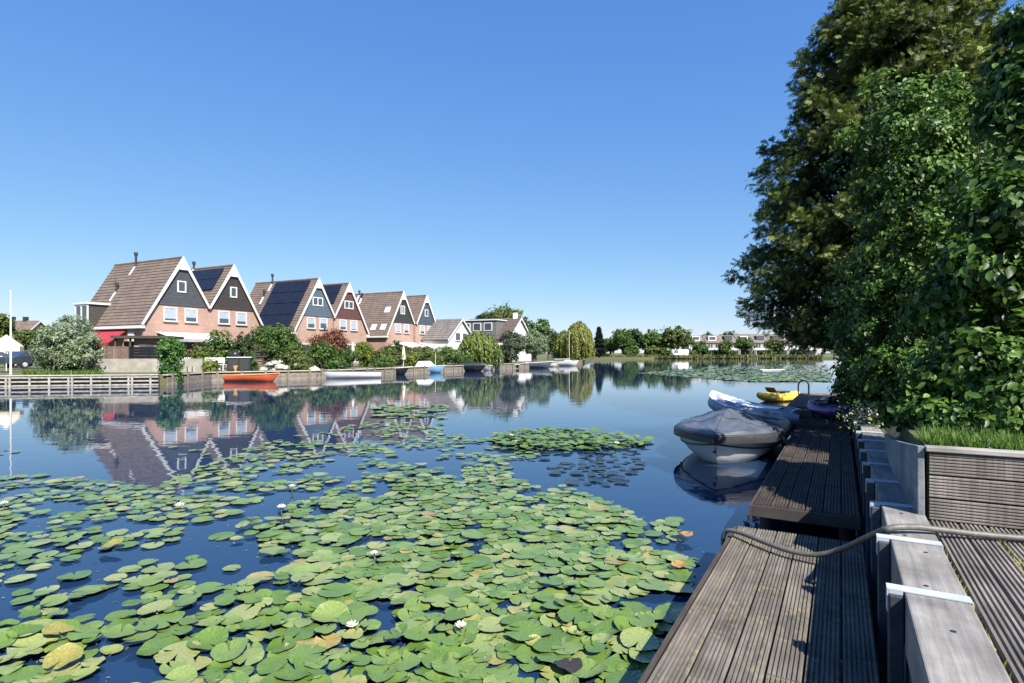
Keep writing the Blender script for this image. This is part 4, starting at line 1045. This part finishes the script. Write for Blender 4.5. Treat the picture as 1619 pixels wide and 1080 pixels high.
gp = MB().tube([(0, 0, 0), (0, 0, 2.5), (0, 0, ZY(462, 33.5) - .6)], [.06, .05, .03], 8); fp = thing('flagpole', 'white flagpole on the left bank', 'flagpole', PD(17, 33.5, .6))
gp.build('pole', WHITE, fp, smooth=True); MB().lathe([(0, 0), (.06, .03), (.06, .08), (0, .12)], 8, (0, 0, ZY(462, 33.5) - .6)).build('finial', WHITE, fp)
ps = thing('parasol', 'open cream parasol at the left edge', 'parasol', PD(10, 38, .6))
ps_h = ZY(530, 38) - .6
MB().tube([(0, 0, 0), (0, 0, ps_h - .05)], .03, 8).build('pole', WHITE, ps)
MB().lathe([(.9, ps_h - 1.08), (.9, ps_h - .75), (.45, ps_h - .33), (.04, ps_h), (.0, ps_h)], 8).build('canopy', mat('cream canvas', (.66, .58, .44), (.6, .52, .4), rough=.85), ps)
MB().lathe([(.0, 0), (.3, 0), (.3, .08), (0, .09)], 12).build('base', DARKM, ps)

def car(label, loc, rz, paint):
    t = thing('parked_car', label, 'car', loc, rz, 'cars parked behind the quay')
    b = [(-2.1, .35), (2.1, .35), (2.15, .7), (2.0, .88), (1.1, .98), (.45, 1.4), (-1.0, 1.45), (-1.75, 1.0), (-2.12, .9)]
    MB().prism_y(b, -.85, .85).build('body', paint, t, bevel=.06)
    for s in (-1, 1):
        y = s*.853
        g = MB().add([(.95, y, .98), (.42, y, 1.34), (-.95, y, 1.38), (-1.5, y, 1.0)], [(0, 1, 2, 3) if s > 0 else (3, 2, 1, 0)]); g.build('side_window', GLASS, t)
        for x in (-1.3, 1.35):
            wv = [(x + .32*math.cos(a), z) for a, z in [(a, .33 + .32*math.sin(a)) for a in np.linspace(0, 6.283, 17)[:-1]]]
            y0, y1 = sorted((s*.70, s*.885))
            wh = MB().prism_y(wv, y0, y1).build('wheel', DARKM, t); MB().prism_y([(x + .18*math.cos(a), .33 + .18*math.sin(a)) for a in np.linspace(0, 6.283, 13)[:-1]], *sorted((s*.886, s*.90))).build('rim', STEEL, wh)
        MB().box(2.08, 2.16, s*.7 - .13, s*.7 + .13, .66, .8).build('headlight', WHITE, t)
    MB().add([(1.13, -.7, 1.0), (1.13, .7, 1.0), (.52, .65, 1.38), (.52, -.65, 1.38)], [(0, 1, 2, 3)]).build('windscreen', GLASS, t)
    return t
WCAR = mat('white car paint', (.75, .75, .76), (.72, .72, .73), rough=.25, coat=.5); BCAR = mat('dark blue car paint', (.03, .04, .06), rough=.25, coat=.5)
car('white car parked at the left edge behind the parasol', PD(8, 50, .65), R(8), WCAR)
car('white car parked left of the willow bush', PD(46, 58, .65), R(60), WCAR)
car('dark blue car parked between the white cars and the willow bush', PD(54, 47, .65), R(75), BCAR)
# van on the far shore
vn = thing('white_van', 'white van parked on the far shore', 'van', PD(1075, 184, .55), 0)
MB().prism_y([(-2.5, .3), (-2.5, .95), (-1.7, 1.3), (-1.2, 2.1), (-.9, 2.35), (2.5, 2.35), (2.5, .3)][::-1], -.95, .95).build('body', WCAR, vn, bevel=.06)
MB().add([(-1.66, -.955, 1.3), (-.8, -.955, 1.3), (-.8, -.955, 2.0), (-1.2, -.955, 2.0)], [(0, 1, 2, 3)]).build('side_window', GLASS, vn)
for x in (-1.6, 1.6): MB().prism_y([(x + .34*math.cos(a), .34 + .34*math.sin(a)) for a in np.linspace(0, 6.283, 15)[:-1]], -.99, .99).build('wheel', DARKM, vn)

# stone and timber edge further along the left bank
STONE = mat('pale stone', (.42, .39, .34), (.28, .26, .22), scale=3, rough=.9, objvar=.25)
pts = [Vector((-20.3, 33.4, 0)), Vector((-20.1, 38.0, 0)), P(500, 599), P(585, 595), P(648, 591), P(712, 588), P(775, 585), P(835, 582), P(880, 578.6), P(918, 575.5)]
names = ['beside the ivy', 'behind the orange rowboat', 'behind the long white boat', 'behind the black open boat', 'behind the blue boat', 'under the weeping willow', 'under the grey green tree', 'under the pollard willow', 'behind the white sailboat']
for i, (a, c) in enumerate(zip(pts[:-1], pts[1:])):
    ln, an = seg_frame(a, c); t = thing('quay_edge', 'low timber quay edge ' + names[i], 'quay', a, an)
    for k, z in enumerate((-.3, .0, .24)): MB().box(0, ln, -.10 - .004*k, -.03, z, z + .225).build('board', mat('quay edge board', (.22, .19, .15), (.13, .11, .085), scale=4, rough=.9), t)
    MB().box(0, ln, -.14, .2, .58, .64).build('cap_board', mat('quay cap', (.42, .39, .33)), t)
    for x in np.arange(.3, ln, 1.5): MB().box(x, x + .14, -.22, -.145, -.6, .70).build('post', mat('quay post', (.2, .17, .13), (.12, .1, .08), rough=.9), t)
rk = random.Random(77)
def rock(px, Y, r, z):
    v = []; f = []
    import itertools
    ring = [(.55, -.5), (1, -.1), (.8, .4), (.3, .6)]
    b = MB(); n = 7; rows = []
    for rr, zz in ring: rows.append([(math.cos(6.283*k/n)*rr*r*rk.uniform(.8, 1.2), math.sin(6.283*k/n)*rr*r*rk.uniform(.8, 1.2), zz*r*rk.uniform(.85, 1.15)) for k in range(n)])
    b.grid(rows, closed=True).add(rows[-1], [tuple(range(n))])
    o = b.build('stone', STONE); o.location = PD(px, Y, z)
    return tag(o, 'pale boulder in the stone bank beside the orange rowboat', 'stone', 'boulders of the stone bank')
for k in range(26): rock(rk.uniform(395, 500), rk.uniform(42.2, 44.5), rk.uniform(.22, .5), rk.uniform(.55, 1.2))

def pot(label, px, Y, m, r=.28, h=.45, z=.62, plant=None, seed=1):
    t = thing('plant_pot', label, 'plant pot', PD(px, Y, z))
    MB().lathe([(0, 0), (r*.7, 0), (r, h), (r*.88, h), (r*.85, h - .05), (0, h - .05)], 12).build('pot', m, t, smooth=True)
    if plant:
        rg = np.random.default_rng(seed); p_, n_, t_, c_ = crown_cloud([(0, 0, h + .32, .42, .42, .4)], 24, 16, rg, seed, .16)
        scatter('leaves', LEAF_V, LEAF_F, p_, n_, t_, .16*rg.uniform(.6, 1.2, len(p_)), c_, plant, t)
    return t
TERRA = mat('ochre pot', (.55, .30, .08), (.45, .24, .06), rough=.6); WP = mat('white pot', (.72, .71, .68), rough=.5)
pot('ochre pot standing on the terrace steps', 327, 39.8, TERRA, .30, .42, .62)
pot('yellow pot on the terrace near the barbecue', 373, 39.6, TERRA, .26, .4, .62)
pot('white pot with lime plant right of the ivy', 312, 41, WP, .3, .6, .62, G_LIME, 2)
pot('white pot with olive plant under the awning', 300, 42.5, WP, .3, .7, .62, G_OLIVE, 3)
pot('white pot with green plant left of the barbecue', 344, 41.5, WP, .32, .5, .62, G_LIME, 4)
pot('dark pot with red flowers under the awning', 304, 43.5, DARKM, .25, .9, .62, G_RED, 5)
bench = thing('garden_bench', 'white garden bench on the terrace', 'bench', PD(322, 40.3, .62), R(20))
for k in range(3): MB().box(0, 1.3, .14*k, .14*k + .11, .42, .46).build('slat', WHITE, bench)
for k in range(3): MB().box(0, 1.3, .46, .49, .55 + .14*k, .66 + .14*k).build('slat', WHITE, bench)
for x in (.05, 1.2):
    for y in (.02, .45): MB().box(x, x + .06, y, y + .06 - .02, 0, .42 if y < .1 else .95).build('leg', WHITE, bench)
bq = thing('barbecue', 'black barbecue cabinet with a white counter on the bank', 'barbecue', PD(359, 39.3, .62), R(15))
MB().box(0, 1.5, 0, .6, 0, .95).build('cabinet', BLACKB, bq); MB().box(-.05, 1.55, -.05, .65, .951, 1.0).build('counter', WHITE, bq)
MB().box(.1, .7, -.03, -.002, .1, .85).build('door', DARKM, bq); MB().box(.8, 1.4, -.03, -.002, .1, .85).build('door', DARKM, bq)
MB().lathe([(.05, 0), (.28, .05), (.3, .2), (.2, .36), (.02, .42)], 12, (.45, .3, 1.001)).build('kettle_lid', BLACKB, bq, smooth=True)
lad2 = thing('quay_ladder', 'dark ladder on the quay right of the ivy', 'ladder', PD(296, 37.0, 0), R(85))
for x in (0, .5): MB().tube([(x, 0, -.5), (x, 0, 1.0)], .03, 6).build('rail', DARKM, lad2)
for z in (0, .3, .6): MB().tube([(0, 0, z), (.5, 0, z)], .022, 6).build('rung', DARKM, lad2)
fn = thing('picket_fence', 'white picket fence on the terrace behind the ivy', 'fence', PD(291, 41.5, .62), R(25))
for k in range(9): MB().box(k*.13, k*.13 + .08, 0, .02, 0, .95).build('picket', WHITE, fn)
MB().box(0, 1.15, .021, .05, .25, .32).build('rail', WHITE, fn); MB().box(0, 1.15, .021, .05, .7, .77).build('rail', WHITE, fn)
ts_ = thing('lattice_pergola', 'dark slatted trellis under the broad green shrub', 'trellis', PD(402, 43.6, .62), R(28))
for k in range(9): MB().box(0, 2.3, 0, .03, .15 + k*.2, .27 + k*.2).build('slat', DARKWOOD, ts_)
for x in (0, 1.1, 2.25): MB().box(x, x + .08, .031, .1, 0, 2.1).build('post', DARKWOOD, ts_)
for label, px, Y, top, m in (('folded white parasol among the shrubs', 558, 49.5, 541, AWN), ('folded cream parasol near the blue boat', 638, 55, 546, mat('cream canvas', (.66, .58, .44)))):
    t = thing('folded_parasol', label, 'parasol', PD(px, Y, .6)); zt = ZY(top, Y) - .6
    MB().tube([(0, 0, 0), (0, 0, zt)], .03, 6).build('pole', WHITE, t)
    MB().lathe([(.05, zt - 1.5), (.2, zt - 1.35), (.17, zt - .8), (.09, zt - .25), (.02, zt)], 8).build('canopy', m, t)

# the boats along that bank
INW = mat('boat interior', (.42, .38, .32), (.3, .27, .23), rough=.7)
SA = math.atan2(.83, .56) - R(90)
def along(px, py): return P(px, py, 0)
OR_ = rowboat('rowboat', 'bright orange rowboat by the stone bank', along(442, 603.5), R(80), 3.75, 1.35, .42, ORANGE, mat('pale orange rim', (.7, .3, .16), rough=.5), mat('orange interior', (.4, .16, .08), rough=.6), bowrise=.35)
rowboat('motorboat', 'long white boat with red stripe moored left of the black open boat', along(503, 598.5), R(-68), 4.5, 1.5, .46, mat('white red hull', (.75, .73, .7), (.7, .62, .58), rough=.35), DARKM, INW, bowrise=.35)
rowboat('open_boat', 'black open boat with pale rim moored beside the blue boat', along(647, 592.5), R(72), 4.0, 1.5, .5, BLACKB, mat('pale rim', (.55, .5, .42), rough=.5), INW, bowrise=.3)
def cabin(t, rows):
    MB().add([(-.62, 1.1, .52), (.62, 1.1, .52), (.55, 2.9, .52), (-.55, 2.9, .52), (-.4, 1.7, 1.12), (.4, 1.7, 1.12), (.42, 2.6, 1.1), (-.42, 2.6, 1.1)], [(0, 1, 5, 4), (1, 2, 6, 5), (2, 3, 7, 6), (3, 0, 4, 7), (4, 5, 6, 7)]).build('canopy', mat('white canopy', (.78, .79, .82), rough=.5), t)
    MB().tube([(0, 1.0, .5), (0, 1.0, 1.9)], .02, 6).build('mast', WHITE, t)
rowboat('motorboat', 'light blue motorboat with a white canopy', along(704, 589.5), R(75), 4.2, 1.7, .55, BLUEB, WHITE, INW, bowrise=.3, extra=cabin)
def cover(t, rows):
    tr = [[(r[0][0]*-1.02*v, r[0][1], r[0][2] + .03 + .3*(1 - v*v)*math.sin(math.pi*min(1, .15 + .85*i/(len(rows)-1)))) for v in np.linspace(-1, 1, 9)] for i, r in enumerate(rows)]
    MB().grid(tr).build('tarpaulin', TARPD, t, smooth=True)
rowboat('covered_boat', 'dark boat under a black tarpaulin left of the weeping willow', along(768, 587), R(74), 4.6, 1.7, .5, BLACKB, DARKM, INW, extra=cover)
rowboat('rowboat', 'small white rowboat under the weeping willow', along(778, 585.8), R(40), 2.2, 1.1, .4, WHITE, WHITE, INW)
rowboat('rowboat', 'small dark rowboat under the grey green tree', along(822, 583), R(75), 2.6, 1.1, .4, BLACKB, WHITE, INW)
rowboat('motorboat', 'grey motorboat with white rim below the pollard willow', along(873, 582.0), R(78), 3.6, 1.5, .65, mat('dark grey hull', (.10, .11, .13), rough=.4), WHITE, INW)
def mast(t, rows):
    MB().tube([(0, 1.4, .3), (0, 1.4, 5.2)], .04, 8).build('mast', STEEL, t); MB().tube([(0, 1.4, 1.0), (0, 3.6, .95)], .05, 8).build('boom', WHITE, t)
    MB().prism_x([(.9, .5), (2.2, .5), (2.0, .85), (1.2, .8)], -.5, .5).build('cabin', WHITE, t)
rowboat('sailboat', 'white sailboat with a tall thin mast', along(915, 578.5), R(74), 4.2, 1.6, .6, WHITE, WHITE, INW, extra=mast, cat='sailboat')
rowboat('rowboat', 'small white rowboat left of the sailboat', along(884, 580), R(74), 2.4, 1.1, .45, WHITE, WHITE, INW)
rowboat('rowboat', 'white rowboat lying low among the far lily pads', along(1240, 588.5), R(85), 2.2, .9, .22, WHITE, WHITE, INW)

# ------------------------------------------------------------------ water lilies
def padmat(name, src):
    m = bpy.data.materials.new(name); m.use_nodes = True
    t = m.node_tree; b = t.nodes['Principled BSDF']
    if src == 'obj':
        oi = N(t, 'ShaderNodeObjectInfo'); val = oi.outputs['Random']
    else:
        at = N(t, 'ShaderNodeAttribute', attribute_name='tint'); val = at.outputs['Fac']
    rp = N(t, 'ShaderNodeValToRGB'); e = rp.color_ramp.elements
    e[0].position = 0; e[0].color = (.075, .135, .020, 1); e[1].position = 1; e[1].color = (.25, .20, .07, 1)
    for p_, c_ in ((.3, (.10, .168, .030)), (.6, (.138, .20, .048)), (.86, (.205, .245, .085)), (.96, (.23, .235, .075))):
        k = e.new(p_); k.color = rgba(c_)
    t.links.new(val, rp.inputs[0])
    g = N(t, 'ShaderNodeTexCoord'); no = N(t, 'ShaderNodeTexNoise', Scale=9.0 if src == 'obj' else 6.0, Detail=5.0, Roughness=.65)
    t.links.new(g.outputs['Object'], no.inputs['Vector'])
    mr = N(t, 'ShaderNodeMapRange'); mr.inputs['From Min'].default_value = .3; mr.inputs['From Max'].default_value = .75; mr.inputs['To Min'].default_value = .72; mr.inputs['To Max'].default_value = 1.22
    t.links.new(no.outputs['Fac'], mr.inputs['Value'])
    vs = N(t, 'ShaderNodeVectorMath', operation='SCALE'); t.links.new(rp.outputs[0], vs.inputs[0]); t.links.new(mr.outputs[0], vs.inputs['Scale'])
    col = vs.outputs[0]
    # brown and yellow blotches of ageing leaves
    n5 = N(t, 'ShaderNodeTexNoise', Scale=16.0, Detail=3.0); t.links.new(g.outputs['Object'], n5.inputs['Vector'])
    r5 = N(t, 'ShaderNodeValToRGB'); r5.color_ramp.elements[0].position = .66; r5.color_ramp.elements[1].position = .74
    t.links.new(n5.outputs['Fac'], r5.inputs[0])
    mx = N(t, 'ShaderNodeMix', data_type='RGBA'); t.links.new(r5.outputs[0], mx.inputs['Factor']); t.links.new(col, mx.inputs['A']); mx.inputs['B'].default_value = (.20, .15, .05, 1)
    col = mx.outputs['Result']
    if src == 'obj':      # radiating veins
        sx = N(t, 'ShaderNodeSeparateXYZ'); t.links.new(g.outputs['Object'], sx.inputs[0])
        an = N(t, 'ShaderNodeMath', operation='ARCTAN2'); t.links.new(sx.outputs['X'], an.inputs[0]); t.links.new(sx.outputs['Y'], an.inputs[1])
        mu = N(t, 'ShaderNodeMath', operation='MULTIPLY'); mu.inputs[1].default_value = 17; t.links.new(an.outputs[0], mu.inputs[0])
        sn = N(t, 'ShaderNodeMath', operation='COSINE'); t.links.new(mu.outputs[0], sn.inputs[0])
        bp = N(t, 'ShaderNodeBump', Strength=.11, Distance=.04); t.links.new(sn.outputs[0], bp.inputs['Height']); t.links.new(bp.outputs[0], b.inputs['Normal'])
    t.links.new(col, b.inputs['Base Color'])
    b.inputs['Roughness'].default_value = .30; b.inputs['Specular IOR Level'].default_value = .7
    return m
PADM, PADS = padmat('lily pad', 'obj'), padmat('lily pad mass', 'attr')
def pad_geo(seed, n=22, curl=.0, wob=.05):
    rg = random.Random(seed); v = [(0, -.05, .0)]; rings = 2
    a0 = .13 + .1*rg.random(); ph = rg.random()*6
    for q in (.55, 1.0):
        for k in range(n):
            a = -math.pi/2 + a0*(.6 if q < 1 else 1) + (2*math.pi - 2*a0*(.6 if q < 1 else 1))*k/(n-1)
            r = q*(1 + .04*math.sin(3*a + ph) + ((.02*rg.uniform(-1, 1) - (.11*rg.random() if rg.random() < .09 else 0)) if q == 1 else 0))*(.88 + .12*abs(math.sin(a*.5 + .78)))
            z = (wob*math.sin(2*a + ph) + curl*.12 + wob*.6*math.sin(5*a + 2*ph))*q**2 + (curl*.25*max(0, math.cos(a - ph))**2)*q**3
            v.append((r*math.cos(a), r*1.06*math.sin(a), z))
    f = [(0, 1+k, 2+k) for k in range(n-1)]
    for k in range(n-1): f += [(1+k, 1+n+k, 2+n+k), (1+k, 2+n+k, 2+k)]
    return v, f
pad_meshes = []
for k in range(10):
    v, f = pad_geo(k, 20, curl=(0, .3, .6, 1.2)[k % 4], wob=.03 + .03*(k % 3)); me = bpy.data.meshes.new('lily_pad'); me.from_pydata(v, [], f); me.update()
    me.polygons.foreach_set('use_smooth', [True]*len(me.polygons)); me.materials.append(PADM); pad_meshes.append(me)
def inpoly(x, y, poly):
    c = False; j = len(poly)-1
    for i in range(len(poly)):
        xi, yi = poly[i]; xj, yj = poly[j]
        if (yi > y) != (yj > y) and x < (xj-xi)*(y-yi)/(yj-yi) + xi: c = not c
        j = i
    return c
from mathutils import noise as mnoise
def gapn(X, Y):
    return .45*mnoise.noise((X*.55, Y*.55, 1.7)) + .75*mnoise.noise((X*1.5, Y*1.5, 5.1)) + .6*mnoise.noise((X*3.6, Y*3.6, 9.3))
D_MAIN = [(-300, 1250), (-300, 1000), (0, 1010), (60, 950), (150, 915), (330, 935), (440, 905), (420, 860), (340, 815), (250, 800), (330, 772), (420, 748), (520, 742), (640, 748), (760, 737), (850, 772), (930, 785), (1005, 815), (1020, 872), (1102, 888), (1015, 1080), (930, 1250)]
D_LEFT = [(-200, 768), (60, 752), (150, 760), (270, 775), (330, 790), (440, 830), (400, 880), (300, 900), (120, 870), (-200, 885)]
D_MID = [(225, 778), (330, 735), (420, 702), (520, 680), (610, 664), (700, 655), (700, 690), (835, 684), (850, 716), (845, 745), (905, 778), (760, 740), (520, 745), (420, 750)]
D_PATCH = [(768, 697), (800, 686), (880, 680), (960, 688), (1030, 698), (1015, 708), (900, 714), (800, 712)]
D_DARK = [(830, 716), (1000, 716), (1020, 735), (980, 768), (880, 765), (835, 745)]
D_SP = [(-200, 885), (120, 868), (310, 895), (440, 905), (330, 935), (150, 915), (0, 1010), (-200, 1010)]
D_SM = [(1028, 826), (1068, 824), (1072, 858), (1034, 858)]
rp_ = random.Random(31); pads = []; grid = {}
def try_pad(X, Y, r, k, cls):
    gx, gy = int(X//.32), int(Y//.32)
    for i in range(gx-1, gx+2):
        for j in range(gy-1, gy+2):
            for (x2, y2, r2) in grid.get((i, j), ()):
                if (x2-X)**2 + (y2-Y)**2 < (k*(r + r2))**2: return
    grid.setdefault((gx, gy), []).append((X, Y, r)); pads.append((X, Y, r, cls))
for it in range(150000):
    Y = 2.3 + rp_.random()**1.25*17; X = rp_.uniform(-1.15*Y, .40*Y)
    px, py = CX + F*X/Y, HY + F*H/Y
    r = .058 + .078*rp_.random()**1.3; g = gapn(X, Y)
    if inpoly(px, py, D_PATCH): try_pad(X, Y, r, .45, 'p')
    elif inpoly(px, py, D_MAIN):
        dn = min(1, max(0, (px - 200)/500)); up_ = min(1, max(0, (880 - py)/130))
        if g > -.40 + .34*(1-dn) + .16*up_: try_pad(X, Y, r, .55 + .14*(1-dn) + .12*up_, 'd')
    elif inpoly(px, py, D_LEFT):
        if g > -.05: try_pad(X, Y, r, .84, 'm')
    elif inpoly(px, py, D_MID):
        if g > .10 - (.14 if py > 700 else 0): try_pad(X, Y, r, .88, 'm')
    elif inpoly(px, py, D_SP):
        if g > -.10: try_pad(X, Y, r, .86, 'm')
    elif inpoly(px, py, D_SM): try_pad(X, Y, r, .85, 'm')
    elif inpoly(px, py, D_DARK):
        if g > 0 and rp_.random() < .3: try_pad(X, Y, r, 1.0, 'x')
    elif py > 690 and px < 980 and g > .55 and rp_.random() < .08: try_pad(X, Y, r*.8, 1.0, 'm')
print('PADS', len(pads))
pads.sort(key=lambda p: p[1] - p[2])
inview = [p for p in pads if -40 < CX + F*p[0]/p[1] < 1660 and HY + F*H/p[1] < 1110 and p[3] != 'x']
rest = [p for p in pads if p not in set(inview[:285]) and p[3] != 'x']
def lift(cls, g): return {'d': .008 + max(0, g)*.075, 'p': .08, 'm': .004}.get(cls, 0)
def pad_tf(p, rg):
    X, Y, r, cls = p; l = lift(cls, gapn(X*.6, Y*.6))
    z = .008 + rg.random()*(.02 + l); tl = (.03 + l*3.2)*rg.random()
    return z, tl, rg.random()*6.283, rg.random()*6.283
for i, p in enumerate(inview[:285]):
    z, tl, td, spin = pad_tf(p, rp_)
    o = obj('lily_pad', pad_meshes[rp_.randrange(10)])
    o.location = (p[0], p[1], z + p[2]*math.sin(tl)*.6); o.rotation_euler = (tl*math.cos(td), tl*math.sin(td), spin); o.scale = (p[2], p[2], p[2])
    px = CX + F*p[0]/p[1]; py = HY + F*H/p[1]
    zone = 'in the nearest left corner' if px < 400 else ('in the nearest middle stretch' if px < 750 else 'close beside the near jetty')
    if py < 900: zone = 'in the belt of pads farther from the jetty'
    tag(o, 'green notched lily pad floating ' + zone, 'lily pad', 'lily pads ' + zone)
tv, tf = pad_geo(99, 13, .25, .04)
def pad_mass(name, label, lst, m, seed, zoff=0.0, tv=tv, tf=tf):
    rg = random.Random(seed); n = len(lst); pos = np.zeros((n, 3)); nr = np.zeros((n, 3)); tp = np.zeros((n, 3)); sz = np.zeros(n)
    for i, p in enumerate(lst):
        z, tl, td, spin = pad_tf(p, rg); pos[i] = (p[0], p[1], z + zoff + p[2]*math.sin(tl)*.6); nr[i] = (math.sin(tl)*math.cos(td), math.sin(tl)*math.sin(td), math.cos(tl)); tp[i] = (math.cos(spin), math.sin(spin), 0); sz[i] = p[2]
    tint = np.array([rg.random() if p[3] != 'p' else .5*rg.random() for p in lst])
    return tag(scatter(name, tv, tf, pos, nr, tp, sz, tint, m, None, True), label, 'lily pads', kind='stuff')
pad_mass('lily_pads', 'mass of smaller green lily pads farther out on the lake', rest, PADS, 1)
SHADEPAD = leafmat('shade tinted pad', (.012, .022, .03), (.02, .034, .04), (.03, .045, .05), rough=.4, trans=0)  # dark colour stands in for shade falling on these pads
pad_mass('lily_pads', 'lily pads tinted dark for shade before the covered dinghy', [p for p in pads if p[3] == 'x'], SHADEPAD, 2, -.004)
# far mat of pads
far = []
for it in range(4200):
    py = rp_.uniform(576, 607); px = rp_.uniform(1000, 1310)
    if px < 1000 + (py - 598)**2*.5 - 20: continue
    if py > 604 - 14*max(0, (1190 - px)/190): continue
    q = P(px, py, 0)
    if gapn(q.x*.22, q.y*.16) > -.45: far.append((q.x, q.y, rp_.uniform(.16, .34), 'm'))
for it in range(500):
    q = P(rp_.uniform(590, 705), rp_.uniform(640, 662), 0)
    if gapn(q.x, q.y) > .2: far.append((q.x, q.y, rp_.uniform(.12, .2), 'm'))
tv9, tf9 = pad_geo(98, 10, .15, .05)
pad_mass('lily_pads', 'distant mat of pale lily pads before the far shore', far, PADS, 3, tv=tv9, tf=tf9)

nd = 2600; rg_ = np.random.default_rng(55); src = [p for p in pads if p[3] != 'x']
ii = rg_.integers(0, len(src), nd); pos = np.array([(src[k][0], src[k][1], .006) for k in ii]) + np.c_[rg_.normal(0, .28, (nd, 2)), np.zeros(nd)]
deb = scatter('floating_debris', LEAF_V, LEAF_F, pos, nrmz(np.c_[rg_.normal(0, .08, (nd, 2)), np.ones(nd)]), nrmz(np.c_[rg_.normal(0, 1, (nd, 2)), np.zeros(nd)]), np.c_[rg_.uniform(.008, .03, nd), rg_.uniform(.012, .06, nd), np.full(nd, .02)], rg_.random(nd),
    leafmat('plant debris', (.05, .035, .02), (.16, .13, .05), (.30, .27, .13), trans=.1))
tag(deb, 'bits of leaf and scum floating between the lily pads', 'debris', kind='stuff')
def special_pad(label, px, py, m, r, seed, curl=.9, tilt=.15):
    v, f = pad_geo(seed, 20, curl, .10); me = bpy.data.meshes.new('lily_pad'); me.from_pydata(v, [], f); me.update(); me.materials.append(m)
    me.polygons.foreach_set('use_smooth', [True]*len(me.polygons))
    o = obj('lily_pad', me); o.location = P(px, py, .06); o.scale = (r, r, r); o.rotation_euler = (tilt, tilt*.5, seed); tag(o, label, 'lily pad')
YPAD = mat('yellow dying pad', (.27, .225, .05), (.13, .14, .04), scale=7, rough=.5); OPAD = mat('orange dying pad', (.36, .20, .06), (.24, .14, .045), scale=8, rough=.5); BPAD = mat('brown dead pad', (.035, .028, .028), (.02, .016, .016), scale=6, rough=.6)
special_pad('yellow dying lily pad in the near left corner', 100, 1042, YPAD, .10, 201)
special_pad('second yellow spotted lily pad at the left', 92, 998, YPAD, .09, 202)
special_pad('orange curled leaf by the small cluster near the jetty', 1082, 845, OPAD, .09, 203)
special_pad('black rotten lily pad among the green ones near the jetty', 900, 1050, BPAD, .085, 204, .3, .05)
special_pad('ochre dying pad beside the jetty shadow', 1075, 893, OPAD, .07, 205)
special_pad('ochre withered pad on the left open water', 175, 862, YPAD, .10, 206)

WPET = mat('white petal', (.72, .70, .68), (.65, .62, .6), rough=.5); YC = mat('yellow stamen', (.75, .5, .05), rough=.6)
def flower(label, px, py, r, seed, z=.07):
    t = thing('water_lily', label, 'water lily', P(px, py, z)); rg = random.Random(seed)
    for ring, (n, el, rr) in enumerate(((9, .35, 1.0), (8, .8, .85), (6, 1.15, .65))):
        for k in range(n):
            a = 6.283*(k + .5*ring)/n + rg.uniform(-.1, .1); e = el + rg.uniform(-.1, .1)
            u = Vector((math.cos(a)*math.cos(e), math.sin(a)*math.cos(e), math.sin(e))); s = Vector((-math.sin(a), math.cos(a), 0)); l = r*rr
            MB().add([u*l*.1, u*l*.55 + s*l*.19, u*l + Vector((0, 0, l*.12)), u*l*.55 - s*l*.19], [(0, 1, 2, 3)]).build('petal', WPET, t)
    MB().lathe([(0, 0), (r*.2, r*.1), (r*.18, r*.35), (0, r*.4)], 8).build('stamen', YC, t)
    MB().tube([(0, 0, -z), (0, 0, .0)], .008, 5).build('stem', mat('lily stem', (.08, .10, .03)), t)
for k, (px, py, r, lb) in enumerate(((557, 991, .05, 'open white water lily in the near middle, left of the other'), (729, 991, .048, 'open white water lily in the near middle, right of the other'), (592, 876, .042, 'white water lily in the belt of pads behind the near two'),
        (462, 770, .055, 'white water lily on the raised clump of pads'), (6, 797, .055, 'white water lily at the left edge'), (808, 690, .075, 'white water lily on the left of the far pad patch'), (975, 702, .075, 'white water lily on the right of the far pad patch'),
        (818, 699, .07, 'second white water lily on the left of the far pad patch'), (284, 801, .07, 'pinkish water lily among the left pads'), (445, 803, .06, 'small white bud among the middle pads'))):
    flower(lb, px, py, r, k)
